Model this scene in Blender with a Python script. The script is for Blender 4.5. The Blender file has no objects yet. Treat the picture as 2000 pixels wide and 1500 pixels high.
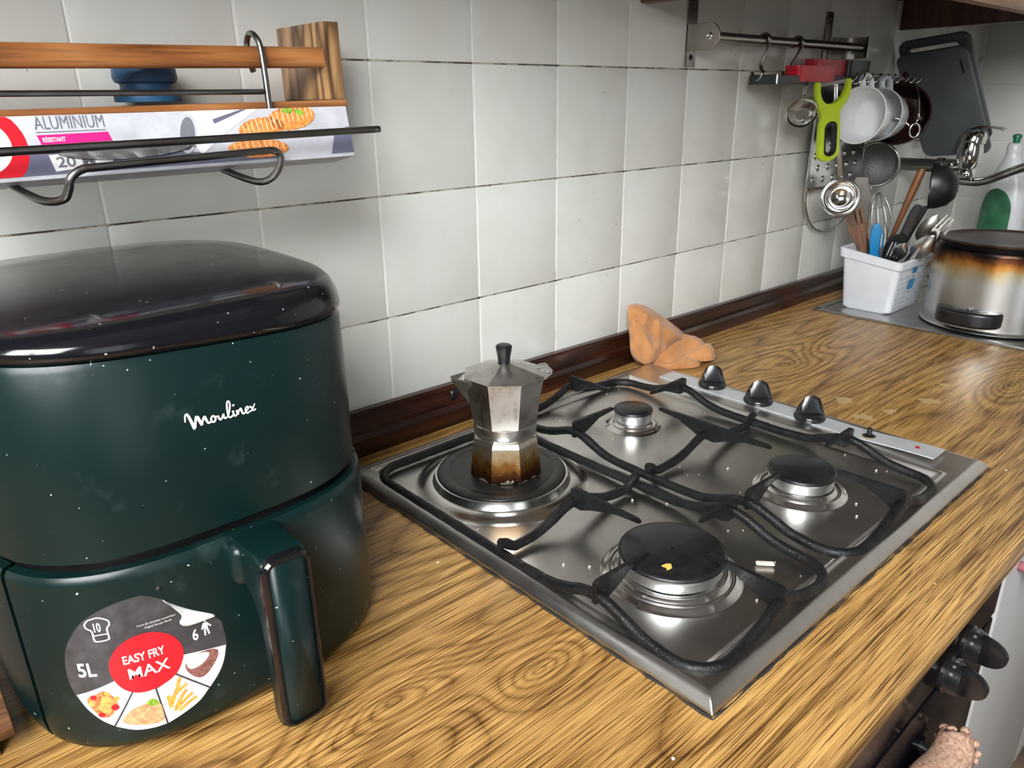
import bpy, bmesh, math, random
from mathutils import Vector, Matrix, noise
random.seed(7)
PI = math.pi
scene = bpy.context.scene
COL = scene.collection

# ------------------------------------------------------------------ camera
cam_d = bpy.data.cameras.new('camera')
cam = bpy.data.objects.new('camera', cam_d)
COL.objects.link(cam)
cam.location = (-0.4936, -0.7942, 0.4191)
cam.rotation_euler = (1.211139, 0.0134415, -0.7320913)
cam_d.sensor_fit = 'HORIZONTAL'
cam_d.sensor_width = 36.0
cam_d.lens = 36.0 * 1465.38 / 2000.0
cam_d.clip_start = 0.02
scene.camera = cam

# ------------------------------------------------------------------ world and light
world = bpy.data.worlds.new('world')
scene.world = world
world.use_nodes = True
bg = world.node_tree.nodes['Background']
bg.inputs[0].default_value = (0.80, 0.90, 1.0, 1)
bg.inputs[1].default_value = 1.0


def area(name, loc, target, sx, sy, power, color):
    d = bpy.data.lights.new(name, 'AREA')
    d.shape = 'RECTANGLE'
    d.size = sx
    d.size_y = sy
    d.energy = power
    d.color = color
    o = bpy.data.objects.new(name, d)
    COL.objects.link(o)
    o.location = loc
    v = Vector(target) - Vector(loc)
    o.rotation_euler = v.to_track_quat('-Z', 'Y').to_euler()
    return o


# daylight entering by the kitchen window in the left wall, plus added weak fill at an unseen door
win = area('window_daylight', (-1.415, -1.22, 1.14), (0.0, -0.46, 0.00), 1.20, 0.95, 58, (0.97, 0.985, 1.0))
win.data.spread = math.radians(140)
area('rear_fill', (-0.55, -2.95, 0.30), (0.0, 0.0, 0.0), 0.85, 1.7, 3.5, (0.97, 0.985, 1.0))

scene.view_settings.view_transform = 'Standard'
scene.view_settings.look = 'None'
scene.view_settings.gamma = 1.0
scene.view_settings.use_curve_mapping = False
scene.view_settings.exposure = 0.25

# ------------------------------------------------------------------ helpers: objects


def tag(o, label=None, cat=None, group=None, kind=None):
    if label:
        o['label'] = label
    if cat:
        o['category'] = cat
    if group:
        o['group'] = group
    if kind:
        o['kind'] = kind
    return o


def thing(name, label, cat, loc=(0, 0, 0), rot=(0, 0, 0), group=None, matrix=None):
    o = bpy.data.objects.new(name, None)
    o.empty_display_size = 0.02
    COL.objects.link(o)
    if matrix is not None:
        o.matrix_world = matrix
    else:
        o.location = loc
        o.rotation_euler = rot
    return tag(o, label, cat, group)


def frame(origin, zdir, xhint=(1, 0, 0)):
    z = Vector(zdir).normalized()
    x = Vector(xhint)
    x = (x - z * x.dot(z)).normalized()
    y = z.cross(x)
    m = Matrix((x, y, z)).transposed().to_4x4()
    m.translation = Vector(origin)
    return m


def catmull(pts, n=8, closed=False):
    P = [Vector(p) for p in pts]
    N = len(P)
    out = []
    rng = N if closed else N - 1
    for i in range(rng):
        if closed:
            a, b, c, d = P[(i - 1) % N], P[i], P[(i + 1) % N], P[(i + 2) % N]
        else:
            b, c = P[i], P[i + 1]
            a = P[i - 1] if i > 0 else b * 2 - c
            d = P[i + 2] if i + 2 < N else c * 2 - b
        for k in range(n):
            t = k / n
            out.append(0.5 * ((2 * b) + (c - a) * t + (2 * a - 5 * b + 4 * c - d) * t * t + (3 * b - a - 3 * c + d) * t ** 3))
    if not closed:
        out.append(P[-1])
    return out


class MB:
    """collects geometry for ONE mesh"""

    def __init__(self):
        self.v, self.f, self.s = [], [], []

    def add(self, verts, faces, smooth=False):
        n = len(self.v)
        self.v += [tuple(p) for p in verts]
        for fc in faces:
            self.f.append(tuple(i + n for i in fc))
            self.s.append(smooth)
        return self

    def from_bm(self, bm, smooth=False):
        bm.verts.index_update()
        self.add([v.co.copy() for v in bm.verts], [[v.index for v in f.verts] for f in bm.faces], smooth)
        bm.free()
        return self

    def box(self, lo, hi, bev=0.0, seg=2, mat=None, smooth=False):
        bm = bmesh.new()
        bmesh.ops.create_cube(bm, size=1)
        lo, hi = Vector(lo), Vector(hi)
        for v in bm.verts:
            v.co = Vector(((lo[i] + hi[i]) / 2 + v.co[i] * (hi[i] - lo[i])) for i in range(3))
        if bev > 0:
            bmesh.ops.bevel(bm, geom=list(bm.edges), offset=bev, segments=seg, profile=0.6, affect='EDGES', clamp_overlap=True)
        if mat is not None:
            bmesh.ops.transform(bm, matrix=mat, verts=bm.verts)
        return self.from_bm(bm, smooth)

    def prism(self, poly, axis, a, b, bev=0.0, seg=2, mat=None, smooth=False):
        """polygon (2-D) extruded along axis 0/1/2 from a to b"""
        def P(p, t):
            q = [0, 0, 0]
            o = [i for i in range(3) if i != axis]
            q[o[0]], q[o[1]], q[axis] = p[0], p[1], t
            return Vector(q)
        bm = bmesh.new()
        A = [bm.verts.new(P(p, a)) for p in poly]
        B = [bm.verts.new(P(p, b)) for p in poly]
        n = len(poly)
        bm.faces.new(A)
        bm.faces.new(B[::-1])
        for i in range(n):
            bm.faces.new((A[i], B[i], B[(i + 1) % n], A[(i + 1) % n]))
        bmesh.ops.recalc_face_normals(bm, faces=bm.faces)
        if bev > 0:
            es = [e for e in bm.edges if len(e.link_faces) == 2 and e.calc_face_angle(0) > 0.6]
            bmesh.ops.bevel(bm, geom=es, offset=bev, segments=seg, profile=0.6, affect='EDGES', clamp_overlap=True)
        if mat is not None:
            bmesh.ops.transform(bm, matrix=mat, verts=bm.verts)
        return self.from_bm(bm, smooth)

    def lathe(self, prof, seg=32, mat=None, smooth=True, a0=0.0, a1=2 * PI):
        full = abs(a1 - a0 - 2 * PI) < 1e-6
        m = seg if full else seg + 1
        vs, fs = [], []
        for (r, z) in prof:
            for k in range(m):
                a = a0 + (a1 - a0) * k / seg
                vs.append(Vector((max(r, 1e-5) * math.cos(a), max(r, 1e-5) * math.sin(a), z)))
        for i in range(len(prof) - 1):
            for k in range(seg):
                k2 = (k + 1) % m if full else k + 1
                fs.append((i * m + k, i * m + k2, (i + 1) * m + k2, (i + 1) * m + k))
        if mat is not None:
            vs = [mat @ v for v in vs]
        return self.add(vs, fs, smooth)

    def tube(self, pts, r, seg=8, closed=False, caps=True, flat=1.0, up=None, smooth=True):
        P = [Vector(p) for p in pts]
        n = len(P)
        R = r if isinstance(r, (list, tuple)) else [r] * n
        T = []
        for i in range(n):
            if closed:
                t = P[(i + 1) % n] - P[(i - 1) % n]
            else:
                t = P[min(i + 1, n - 1)] - P[max(i - 1, 0)]
            T.append(t.normalized())
        u = Vector(up) if up is not None else (Vector((0, 0, 1)) if abs(T[0].z) < 0.9 else Vector((1, 0, 0)))
        vs, fs = [], []
        u = (u - T[0] * u.dot(T[0])).normalized()
        for i in range(n):
            if up is not None:
                u2 = Vector(up)
                u2 = u2 - T[i] * u2.dot(T[i])
                if u2.length > 1e-4:
                    u = u2.normalized()
            else:
                u = u - T[i] * u.dot(T[i])
                u.normalize()
            w = T[i].cross(u)
            for k in range(seg):
                a = 2 * PI * k / seg
                vs.append(P[i] + (u * math.sin(a) + w * math.cos(a) * flat) * R[i])
        for i in range(n if closed else n - 1):
            j = (i + 1) % n
            for k in range(seg):
                k2 = (k + 1) % seg
                fs.append((i * seg + k, i * seg + k2, j * seg + k2, j * seg + k))
        if caps and not closed:
            fs.append(tuple(range(seg))[::-1])
            fs.append(tuple((n - 1) * seg + k for k in range(seg)))
        return self.add(vs, fs, smooth)

    def sweep(self, rings, closed_ring=True, cap=True, smooth=True):
        """rings: lists of points of equal length, skinned one after another"""
        m = len(rings[0])
        vs = [p for r in rings for p in r]
        fs = []
        for i in range(len(rings) - 1):
            for k in range(m if closed_ring else m - 1):
                k2 = (k + 1) % m
                fs.append((i * m + k, i * m + k2, (i + 1) * m + k2, (i + 1) * m + k))
        if cap:
            fs.append(tuple(range(m))[::-1])
            fs.append(tuple((len(rings) - 1) * m + k for k in range(m)))
        return self.add(vs, fs, smooth)

    def build(self, name, mat, parent=None, auto=None, recalc=True):
        me = bpy.data.meshes.new(name)
        me.from_pydata(self.v, [], self.f)
        if recalc:
            bm = bmesh.new()
            bm.from_mesh(me)
            bmesh.ops.recalc_face_normals(bm, faces=bm.faces)
            if auto is not None:
                for e in bm.edges:
                    if len(e.link_faces) == 2:
                        e.smooth = e.calc_face_angle(0) < math.radians(auto)
            bm.to_mesh(me)
            bm.free()
        me.polygons.foreach_set('use_smooth', [True] * len(me.polygons) if auto is not None else self.s)
        me.update()
        o = bpy.data.objects.new(name, me)
        COL.objects.link(o)
        me.materials.append(mat)
        if parent is not None:
            o.parent = parent
        return o


def copy_part(o, parent, loc=None):
    c = o.copy()
    COL.objects.link(c)
    c.parent = parent
    if loc is not None:
        c.location = loc
    return c


def text_2d(body, size=1.0, res=3, bold=0.0):
    """outline lettering as a flat triangulated mesh -> (verts2d, faces), normalised to width 1"""
    cu = bpy.data.curves.new('lettering', 'FONT')
    cu.body = body
    cu.size = size
    cu.resolution_u = res
    cu.offset = bold
    o = bpy.data.objects.new('lettering', cu)
    COL.objects.link(o)
    dg = bpy.context.evaluated_depsgraph_get()
    dg.update()
    me = bpy.data.meshes.new_from_object(o.evaluated_get(dg))
    vs = [(v.co.x, v.co.y) for v in me.vertices]
    fs = [tuple(p.vertices) for p in me.polygons]
    bpy.data.objects.remove(o)
    bpy.data.curves.remove(cu)
    bpy.data.meshes.remove(me)
    x0 = min(v[0] for v in vs)
    x1 = max(v[0] for v in vs)
    y0 = min(v[1] for v in vs)
    y1 = max(v[1] for v in vs)
    return [((v[0] - x0) / (x1 - x0), (v[1] - y0) / (y1 - y0)) for v in vs], fs


def stroke_2d(pts, w, closed=False):
    """polyline of varying width as a flat ribbon: pts (x,y), w width or list"""
    P = [Vector((p[0], p[1], 0)) for p in pts]
    n = len(P)
    W = w if isinstance(w, (list, tuple)) else [w] * n
    vs, fs = [], []
    for i in range(n):
        t = (P[(i + 1) % n] - P[(i - 1) % n]) if closed else (P[min(i + 1, n - 1)] - P[max(i - 1, 0)])
        t.normalize()
        nn = Vector((-t.y, t.x, 0))
        vs.append(tuple((P[i] + nn * W[i] / 2)[:2]))
        vs.append(tuple((P[i] - nn * W[i] / 2)[:2]))
    for i in range(n if closed else n - 1):
        j = (i + 1) % n
        fs.append((2 * i, 2 * i + 1, 2 * j + 1, 2 * j))
    return vs, fs


def fill_2d(outline, rings=6, center=None):
    """star-shaped outline filled by concentric rings (so that it can wrap a curved face)"""
    n = len(outline)
    if center is None:
        center = (sum(p[0] for p in outline) / n, sum(p[1] for p in outline) / n)
    vs = [center]
    for k in range(1, rings + 1):
        t = k / rings
        vs += [(center[0] + (p[0] - center[0]) * t, center[1] + (p[1] - center[1]) * t) for p in outline]
    fs = [(0, 1 + i, 1 + (i + 1) % n) for i in range(n)]
    for k in range(1, rings):
        a = 1 + (k - 1) * n
        b = 1 + k * n
        fs += [(a + i, b + i, b + (i + 1) % n, a + (i + 1) % n) for i in range(n)]
    return vs, fs


def smooth2(pts, n=6, closed=True):
    return [(p.x, p.y) for p in catmull([(q[0], q[1], 0) for q in pts], n, closed)]


# ------------------------------------------------------------------ helpers: materials
def mat_base(name, color, rough=0.5, metal=0.0, **kw):
    m = bpy.data.materials.new(name)
    m.use_nodes = True
    nt = m.node_tree
    b = nt.nodes['Principled BSDF']
    b.inputs['Base Color'].default_value = (*color, 1)
    b.inputs['Roughness'].default_value = rough
    b.inputs['Metallic'].default_value = metal
    for k, v in kw.items():
        b.inputs[k.replace('_', ' ')].default_value = v
    return m, nt, b


def coords(nt, scale=(1, 1, 1), kind='Object', rot=(0, 0, 0)):
    tc = nt.nodes.new('ShaderNodeTexCoord')
    mp = nt.nodes.new('ShaderNodeMapping')
    mp.inputs['Scale'].default_value = scale
    mp.inputs['Rotation'].default_value = rot
    nt.links.new(tc.outputs[kind], mp.inputs['Vector'])
    return mp.outputs[0]


def tex_noise(nt, vec, scale, detail=3.0, rough=0.55, dist=0.0):
    n = nt.nodes.new('ShaderNodeTexNoise')
    n.inputs['Scale'].default_value = scale
    n.inputs['Detail'].default_value = detail
    n.inputs['Roughness'].default_value = rough
    n.inputs['Distortion'].default_value = dist
    nt.links.new(vec, n.inputs['Vector'])
    return n.outputs['Fac']


def ramp(nt, fac, stops, interp='LINEAR'):
    r = nt.nodes.new('ShaderNodeValToRGB')
    r.color_ramp.interpolation = interp
    els = r.color_ramp.elements
    while len(els) < len(stops):
        els.new(0.5)
    for e, (p, c) in zip(els, stops):
        e.position = p
        e.color = (*c, 1) if len(c) == 3 else c
    nt.links.new(fac, r.inputs[0])
    return r.outputs[0]


def mix(nt, fac, a, b, mode='MIX'):
    n = nt.nodes.new('ShaderNodeMix')
    n.data_type = 'RGBA'
    n.blend_type = mode
    for sock, val in ((n.inputs[0], fac), (n.inputs[6], a), (n.inputs[7], b)):
        if isinstance(val, (int, float)):
            sock.default_value = val
        elif isinstance(val, tuple):
            sock.default_value = (*val, 1)
        else:
            nt.links.new(val, sock)
    return n.outputs[2]


def mathn(nt, op, a, b=None, c=None, clamp=False):
    n = nt.nodes.new('ShaderNodeMath')
    n.operation = op
    n.use_clamp = clamp
    for i, val in enumerate((a, b, c)):
        if val is None:
            continue
        if isinstance(val, (int, float)):
            n.inputs[i].default_value = val
        else:
            nt.links.new(val, n.inputs[i])
    return n.outputs[0]


def bump(nt, b, height, strength=0.3, dist=0.001):
    n = nt.nodes.new('ShaderNodeBump')
    n.inputs['Strength'].default_value = strength
    n.inputs['Distance'].default_value = dist
    nt.links.new(height, n.inputs['Height'])
    nt.links.new(n.outputs[0], b.inputs['Normal'])


def sep(nt, vec):
    n = nt.nodes.new('ShaderNodeSeparateXYZ')
    nt.links.new(vec, n.inputs[0])
    return n.outputs


def simple(name, color, rough=0.5, metal=0.0, var=0.12, scale=30, bumpy=0.0, **kw):
    m, nt, b = mat_base(name, color, rough, metal, **kw)
    v = coords(nt)
    f = tex_noise(nt, v, scale, 4)
    lo = tuple(c * (1 - var) for c in color)
    hi = tuple(min(1, c * (1 + var)) for c in color)
    nt.links.new(ramp(nt, f, [(0.3, lo), (0.7, hi)]), b.inputs['Base Color'])
    if bumpy:
        bump(nt, b, tex_noise(nt, v, scale * 6, 3), bumpy, 0.0008)
    return m


def wood(name, dark, mid, light, along=0, fine=260, rough=0.42, rings=9.0, ringmix=0.45, coat=0.0, poredark=0.55):
    """plain procedural wood, grain running along the given object axis"""
    m, nt, b = mat_base(name, mid, rough)
    if coat:
        b.inputs['Coat Weight'].default_value = coat
        b.inputs['Coat Roughness'].default_value = 0.18
    sc = [1, 1, 1]
    sc[along] = 0.035
    v = coords(nt, tuple(sc))
    sc2 = [1, 1, 1]
    sc2[along] = 0.16
    v2 = coords(nt, tuple(sc2))
    big = tex_noise(nt, v2, rings, 2, 0.5, 0.4)
    bands = mathn(nt, 'FRACT', mathn(nt, 'MULTIPLY', big, 7.0))
    bands = mathn(nt, 'PINGPONG', bands, 0.5)
    bands = mathn(nt, 'MULTIPLY', bands, 2.0)
    fib = tex_noise(nt, v, fine, 4, 0.65)
    fac = mathn(nt, 'ADD', mathn(nt, 'MULTIPLY', fib, 1.0 - ringmix), mathn(nt, 'MULTIPLY', bands, ringmix))
    col = ramp(nt, fac, [(0.22, dark), (0.48, mid), (0.72, light)])
    pores = ramp(nt, tex_noise(nt, v, fine * 2.2, 2, 0.5), [(0.36, (poredark,) * 3), (0.47, (1, 1, 1))])
    col = mix(nt, 1.0, col, pores, 'MULTIPLY')
    nt.links.new(col, b.inputs['Base Color'])
    bump(nt, b, fib, 0.12, 0.0006)
    return m


def steel(name, color=(0.62, 0.60, 0.57), rough=0.26, along=None, dirt=0.15, stain=None):
    m, nt, b = mat_base(name, color, rough, 1.0)
    sc = [1, 1, 1]
    if along is not None:
        sc[along] = 0.03
    v = coords(nt, tuple(sc))
    f = tex_noise(nt, v, 420, 3)
    d = tex_noise(nt, coords(nt), 22, 4, 0.6)
    nt.links.new(ramp(nt, d, [(0.3, tuple(c * (1 - dirt) for c in color)), (0.7, color)]), b.inputs['Base Color'])
    nt.links.new(mathn(nt, 'ADD', mathn(nt, 'MULTIPLY', f, 0.06), mathn(nt, 'ADD', mathn(nt, 'MULTIPLY', d, 0.10), rough - 0.08)), b.inputs['Roughness'])
    return m


M = {}
KNOTS = ((-.268, -.400, .060), (-.165, -.452, .050), (.640, -.215, .085), (.80, -.50, .07))
# ---- counter: oak-pattern laminate, gold-brown with dark pores, worn pale chips
m, nt, b = mat_base('oak_laminate', (0.30, 0.17, 0.065), 0.34)
b.inputs['Specular IOR Level'].default_value = 0.38
b.inputs['Coat Weight'].default_value = 0.10
b.inputs['Coat Roughness'].default_value = 0.22
v = coords(nt)
vs_ = coords(nt, (0.10, 1, 1))
vf_ = coords(nt, (0.016, 1, 1))
warp = tex_noise(nt, coords(nt, (0.13, 1, 1)), 4.0, 2, 0.5, 0.3)
# knots: rings drawn round a few points, fading into the straight grain
ringsum = mathn(nt, 'MULTIPLY', warp, 30.0)
for (kx_, ky_, kr_) in KNOTS:
    kv = nt.nodes.new('ShaderNodeMapping')
    kv.inputs['Location'].default_value = (-kx_ * .38, -ky_, 0)
    kv.inputs['Scale'].default_value = (.38, 1, 1)
    nt.links.new(nt.nodes.new('ShaderNodeTexCoord').outputs['Object'], kv.inputs['Vector'])
    ln = nt.nodes.new('ShaderNodeVectorMath')
    ln.operation = 'LENGTH'
    nt.links.new(kv.outputs[0], ln.inputs[0])
    wgt = mathn(nt, 'SUBTRACT', 1.0, mathn(nt, 'DIVIDE', ln.outputs['Value'], kr_), clamp=True)
    ringsum = mathn(nt, 'ADD', ringsum, mathn(nt, 'MULTIPLY', mathn(nt, 'MULTIPLY', wgt, wgt), 7.0))
bands = mathn(nt, 'PINGPONG', ringsum, 0.5)
bands = mathn(nt, 'POWER', mathn(nt, 'MULTIPLY', bands, 2.0), 0.45)
fib = tex_noise(nt, vf_, 620, 4, 0.66)
fib2 = tex_noise(nt, coords(nt, (0.05, 1, 1)), 150, 3, 0.6)
fac = mathn(nt, 'ADD', mathn(nt, 'MULTIPLY', bands, 0.19), mathn(nt, 'ADD', mathn(nt, 'MULTIPLY', fib, 0.64), mathn(nt, 'MULTIPLY', fib2, 0.22)))
col = ramp(nt, fac, [(0.36, (0.070, 0.033, 0.010)), (0.47, (0.25, 0.130, 0.036)), (0.56, (0.43, 0.240, 0.070)), (0.70, (0.65, 0.395, 0.132))])
pores = ramp(nt, tex_noise(nt, coords(nt, (0.016, 1, 1)), 900, 2, 0.5), [(0.40, (0.16, 0.10, 0.06)), (0.48, (1, 1, 1))])
col = mix(nt, 0.85, col, pores, 'MULTIPLY')
zones = ramp(nt, tex_noise(nt, coords(nt, (0.5, 1, 1)), 3.0, 2), [(0.35, (0.70, 0.66, 0.63)), (0.65, (1, 1, 1))])
col = mix(nt, 0.6, col, zones, 'MULTIPLY')
# chipped laminate: pale spots with shapes of their own
chip = None
pos = nt.nodes.new('ShaderNodeTexCoord').outputs['Object']
wob = nt.nodes.new('ShaderNodeTexNoise')
wob.inputs['Scale'].default_value = 55
nt.links.new(pos, wob.inputs['Vector'])
wv = nt.nodes.new('ShaderNodeVectorMath')
wv.operation = 'MULTIPLY_ADD'
nt.links.new(wob.outputs['Color'], wv.inputs[0])
wv.inputs[1].default_value = (0.03, 0.03, 0.0)
nt.links.new(pos, wv.inputs[2])
for (cx, cy, rr) in [(0.555, -0.352, 0.010), (0.640, -0.440, 0.013), (0.560, -0.420, 0.008), (0.513, -0.400, 0.012), (0.73, -0.43, 0.009)]:
    dn = nt.nodes.new('ShaderNodeVectorMath')
    dn.operation = 'DISTANCE'
    nt.links.new(wv.outputs[0], dn.inputs[0])
    dn.inputs[1].default_value = (cx + 0.015, cy + 0.015, 0.0)
    one = mathn(nt, 'LESS_THAN', dn.outputs['Value'], rr)
    chip = one if chip is None else mathn(nt, 'MAXIMUM', chip, one)
col = mix(nt, mathn(nt, 'MULTIPLY', chip, 0.85), col, (0.46, 0.33, 0.16))
nt.links.new(col, b.inputs['Base Color'])
bump(nt, b, fib, 0.22, 0.0006)
M['counter'] = m

# ---- tiles
m, nt, b = mat_base('glazed_tile', (0.70, 0.70, 0.66), 0.16)
v = coords(nt)
oi = nt.nodes.new('ShaderNodeObjectInfo')
tone = ramp(nt, oi.outputs['Random'], [(0.0, (0.68, 0.68, 0.635)), (1.0, (0.74, 0.74, 0.70))])
gv = nt.nodes.new('ShaderNodeNewGeometry').outputs['Position']
spk = ramp(nt, tex_noise(nt, gv, 95, 2, 0.5), [(0.205, (0.40, 0.38, 0.35)), (0.225, (1, 1, 1))])
grime = ramp(nt, tex_noise(nt, gv, 9, 4, 0.6), [(0.3, (0.93, 0.92, 0.88)), (0.6, (1, 1, 1))])
nt.links.new(mix(nt, 0.9, mix(nt, 1.0, tone, grime, 'MULTIPLY'), spk, 'MULTIPLY'), b.inputs['Base Color'])
nt.links.new(mathn(nt, 'ADD', mathn(nt, 'MULTIPLY', tex_noise(nt, gv, 14, 3), 0.16), 0.09), b.inputs['Roughness'])
bump(nt, b, tex_noise(nt, gv, 11, 1), 0.07, 0.002)
M['tile'] = m
m, nt, b = mat_base('grout', (0.62, 0.60, 0.54), 0.85)
gv = nt.nodes.new('ShaderNodeNewGeometry').outputs['Position']
pz = sep(nt, gv)[2]
hz = mathn(nt, 'ABSOLUTE', mathn(nt, 'SUBTRACT', mathn(nt, 'FRACT', mathn(nt, 'ADD', mathn(nt, 'DIVIDE', mathn(nt, 'SUBTRACT', pz, 0.015), 0.15), 0.5)), 0.5))
bed = mathn(nt, 'LESS_THAN', hz, 0.011)
gn = tex_noise(nt, gv, 26, 4, 0.7)
joint_bed = ramp(nt, gn, [(0.44, (0.07, 0.055, 0.04)), (0.56, (0.48, 0.45, 0.37))])
joint_up = ramp(nt, gn, [(0.25, (0.42, 0.38, 0.30)), (0.42, (0.82, 0.81, 0.77))])
nt.links.new(mix(nt, bed, joint_up, joint_bed), b.inputs['Base Color'])
M['grout'] = m
M['plaster'] = simple('wall_plaster', (0.30, 0.29, 0.28), 0.85, var=0.05, scale=4)
M['ceiling'] = simple('ceiling_paint', (0.30, 0.29, 0.28), 0.9, var=0.05, scale=3)

M['darkwood'] = wood('dark_stained_wood', (0.009, 0.0025, 0.0014), (0.028, 0.0065, 0.0032), (0.060, 0.015, 0.007), 0, 200, 0.30, 8, 0.35, coat=0.25)
M['cabwood'] = wood('cabinet_wood', (0.030, 0.010, 0.006), (0.070, 0.024, 0.013), (0.12, 0.045, 0.023), 2, 160, 0.40, 8, 0.4, coat=0.2)
M['railwood'] = wood('cabinet_rail_wood', (0.20, 0.115, 0.06), (0.32, 0.19, 0.105), (0.42, 0.26, 0.15), 0, 160, 0.5, 8, 0.3)
M['shelfwood'] = wood('shelf_wood', (0.16, 0.050, 0.014), (0.34, 0.125, 0.035), (0.48, 0.20, 0.065), 0, 150, 0.34, 10, 0.35, coat=0.4, poredark=0.7)
M['blockwood'] = wood('teak_block', (0.10, 0.045, 0.018), (0.38, 0.21, 0.085), (0.52, 0.31, 0.14), 2, 130, 0.42, 16, 0.55, coat=0.25)
M['standwood'] = wood('stand_wood', (0.05, 0.02, 0.009), (0.13, 0.055, 0.022), (0.21, 0.10, 0.042), 0, 150, 0.4, 10, 0.4, coat=0.2)
M['utwood'] = wood('utensil_wood', (0.06, 0.02, 0.007), (0.14, 0.050, 0.015), (0.24, 0.10, 0.034), 2, 190, 0.45, 9, 0.35)

M['hobsteel'] = steel('brushed_hob_steel', (0.68, 0.655, 0.62), 0.31, along=0, dirt=0.12)
M['ringsteel'] = steel('polished_ring_steel', (0.76, 0.74, 0.71), 0.20, dirt=0.1)
M['alum'] = steel('burner_aluminium', (0.80, 0.80, 0.79), 0.34, dirt=0.1)
M['chrome'] = steel('chrome', (0.72, 0.71, 0.69), 0.12, dirt=0.06)
M['railsteel'] = steel('dull_rail_steel', (0.36, 0.34, 0.31), 0.30, dirt=0.25)
M['darksteel'] = steel('tarnished_steel', (0.13, 0.12, 0.105), 0.35, dirt=0.3)
M['wire'] = steel('plated_wire', (0.30, 0.30, 0.285), 0.30, dirt=0.3)
M['sinksteel'] = steel('sink_steel', (0.50, 0.50, 0.49), 0.30, along=1, dirt=0.15)
M['cutlery'] = steel('cutlery_steel', (0.60, 0.59, 0.57), 0.22, dirt=0.12)
M['controlplate'] = simple('control_plate_grey', (0.60, 0.62, 0.63), 0.38, 0.35, var=0.06, scale=60)

# sooty cast iron of the pan supports: black enamel, burnt on crust and dust
m, nt, b = mat_base('sooty_iron', (0.012, 0.012, 0.013), 0.42)
v = coords(nt)
crust = tex_noise(nt, v, 420, 3, 0.6)
dust = ramp(nt, tex_noise(nt, v, 900, 1, 0.5), [(0.72, (0.006, 0.006, 0.0065)), (0.80, (0.20, 0.19, 0.18))])
nt.links.new(dust, b.inputs['Base Color'])
nt.links.new(ramp(nt, tex_noise(nt, v, 60, 3), [(0.35, (0.28,) * 3), (0.65, (0.62,) * 3)]), b.inputs['Roughness'])
b.inputs['Specular IOR Level'].default_value = 0.35
bump(nt, b, crust, 0.55, 0.0012)
M['iron'] = m
M['capblack'] = simple('burner_cap_enamel', (0.010, 0.010, 0.011), 0.34, var=0.5, scale=70, bumpy=0.08)
M['hotplate'] = simple('hot_plate_iron', (0.011, 0.010, 0.009), 0.40, var=0.5, scale=45, bumpy=0.10)
M['knob'] = simple('black_knob_plastic', (0.012, 0.012, 0.013), 0.22, var=0.3)
M['blackgloss'] = simple('gloss_black', (0.006, 0.006, 0.008), 0.10, var=0.2)
M['ovenblack'] = simple('oven_glass_black', (0.004, 0.004, 0.006), 0.12, var=0.2, IOR=1.10)
M['blackplastic'] = simple('black_plastic', (0.009, 0.009, 0.010), 0.36, var=0.3)
M['rubber'] = simple('dark_rubber', (0.02, 0.02, 0.02), 0.75)

# air fryer
m, nt, b = mat_base('petrol_green', (0.010, 0.042, 0.042), 0.36)
v = coords(nt)
sm = ramp(nt, tex_noise(nt, v, 26, 5, 0.7), [(0.60, (0, 0, 0)), (0.80, (1, 1, 1))])
dots = ramp(nt, tex_noise(nt, v, 420, 0, 0.5), [(0.858, (0, 0, 0)), (0.872, (1, 1, 1))])
c1 = mix(nt, mathn(nt, 'MULTIPLY', sm, 0.16), (0.0020, 0.0130, 0.0128), (0.10, 0.15, 0.15))
nt.links.new(mix(nt, dots, c1, (0.55, 0.57, 0.55)), b.inputs['Base Color'])
nt.links.new(mathn(nt, 'ADD', mathn(nt, 'MULTIPLY', sm, 0.14), 0.34), b.inputs['Roughness'])
b.inputs['Specular IOR Level'].default_value = 0.36
M['green'] = m
m, nt, b = mat_base('lid_black_gloss', (0.006, 0.006, 0.008), 0.08)
v = coords(nt)
dots = ramp(nt, tex_noise(nt, v, 420, 0, 0.5), [(0.850, (0.006, 0.006, 0.008)), (0.865, (0.4, 0.4, 0.38))])
nt.links.new(dots, b.inputs['Base Color'])
nt.links.new(ramp(nt, tex_noise(nt, v, 18, 5, 0.65), [(0.35, (0.05,) * 3), (0.7, (0.24,) * 3)]), b.inputs['Roughness'])
M['lid'] = m
M['white_print'] = simple('white_print', (0.82, 0.82, 0.81), 0.4, var=0.03)
M['red_print'] = simple('red_print', (0.66, 0.010, 0.022), 0.32, var=0.06)
M['dark_print'] = simple('dark_slate_print', (0.050, 0.050, 0.056), 0.30, var=0.35, scale=110)
M['grey_print'] = simple('grey_print', (0.16, 0.17, 0.19), 0.45, var=0.1)
M['magenta_print'] = simple('magenta_print', (0.68, 0.010, 0.18), 0.4, var=0.05)
M['silver_print'] = simple('silver_print', (0.52, 0.52, 0.56), 0.35, var=0.16, scale=40)
M['slate_print'] = simple('slate_blue_print', (0.13, 0.13, 0.19), 0.4, var=0.15)
M['sticker_back'] = simple('sticker_backing', (0.72, 0.72, 0.69), 0.35, var=0.06)
M['chicken_print'] = simple('roast_print', (0.62, 0.20, 0.07), 0.35, var=0.75, scale=420)
M['drum_print'] = simple('drumstick_print', (0.78, 0.36, 0.10), 0.35, var=0.5, scale=420)
M['fish_print'] = simple('fish_print', (0.74, 0.34, 0.17), 0.35, var=0.45, scale=380)
M['fries_print'] = simple('fries_print', (0.78, 0.36, 0.06), 0.35, var=0.4, scale=500)
M['cake_print'] = simple('cake_print', (0.24, 0.10, 0.085), 0.35, var=0.6, scale=420)
M['greenery_print'] = simple('herb_print', (0.22, 0.38, 0.04), 0.4, var=0.5, scale=500)
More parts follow.
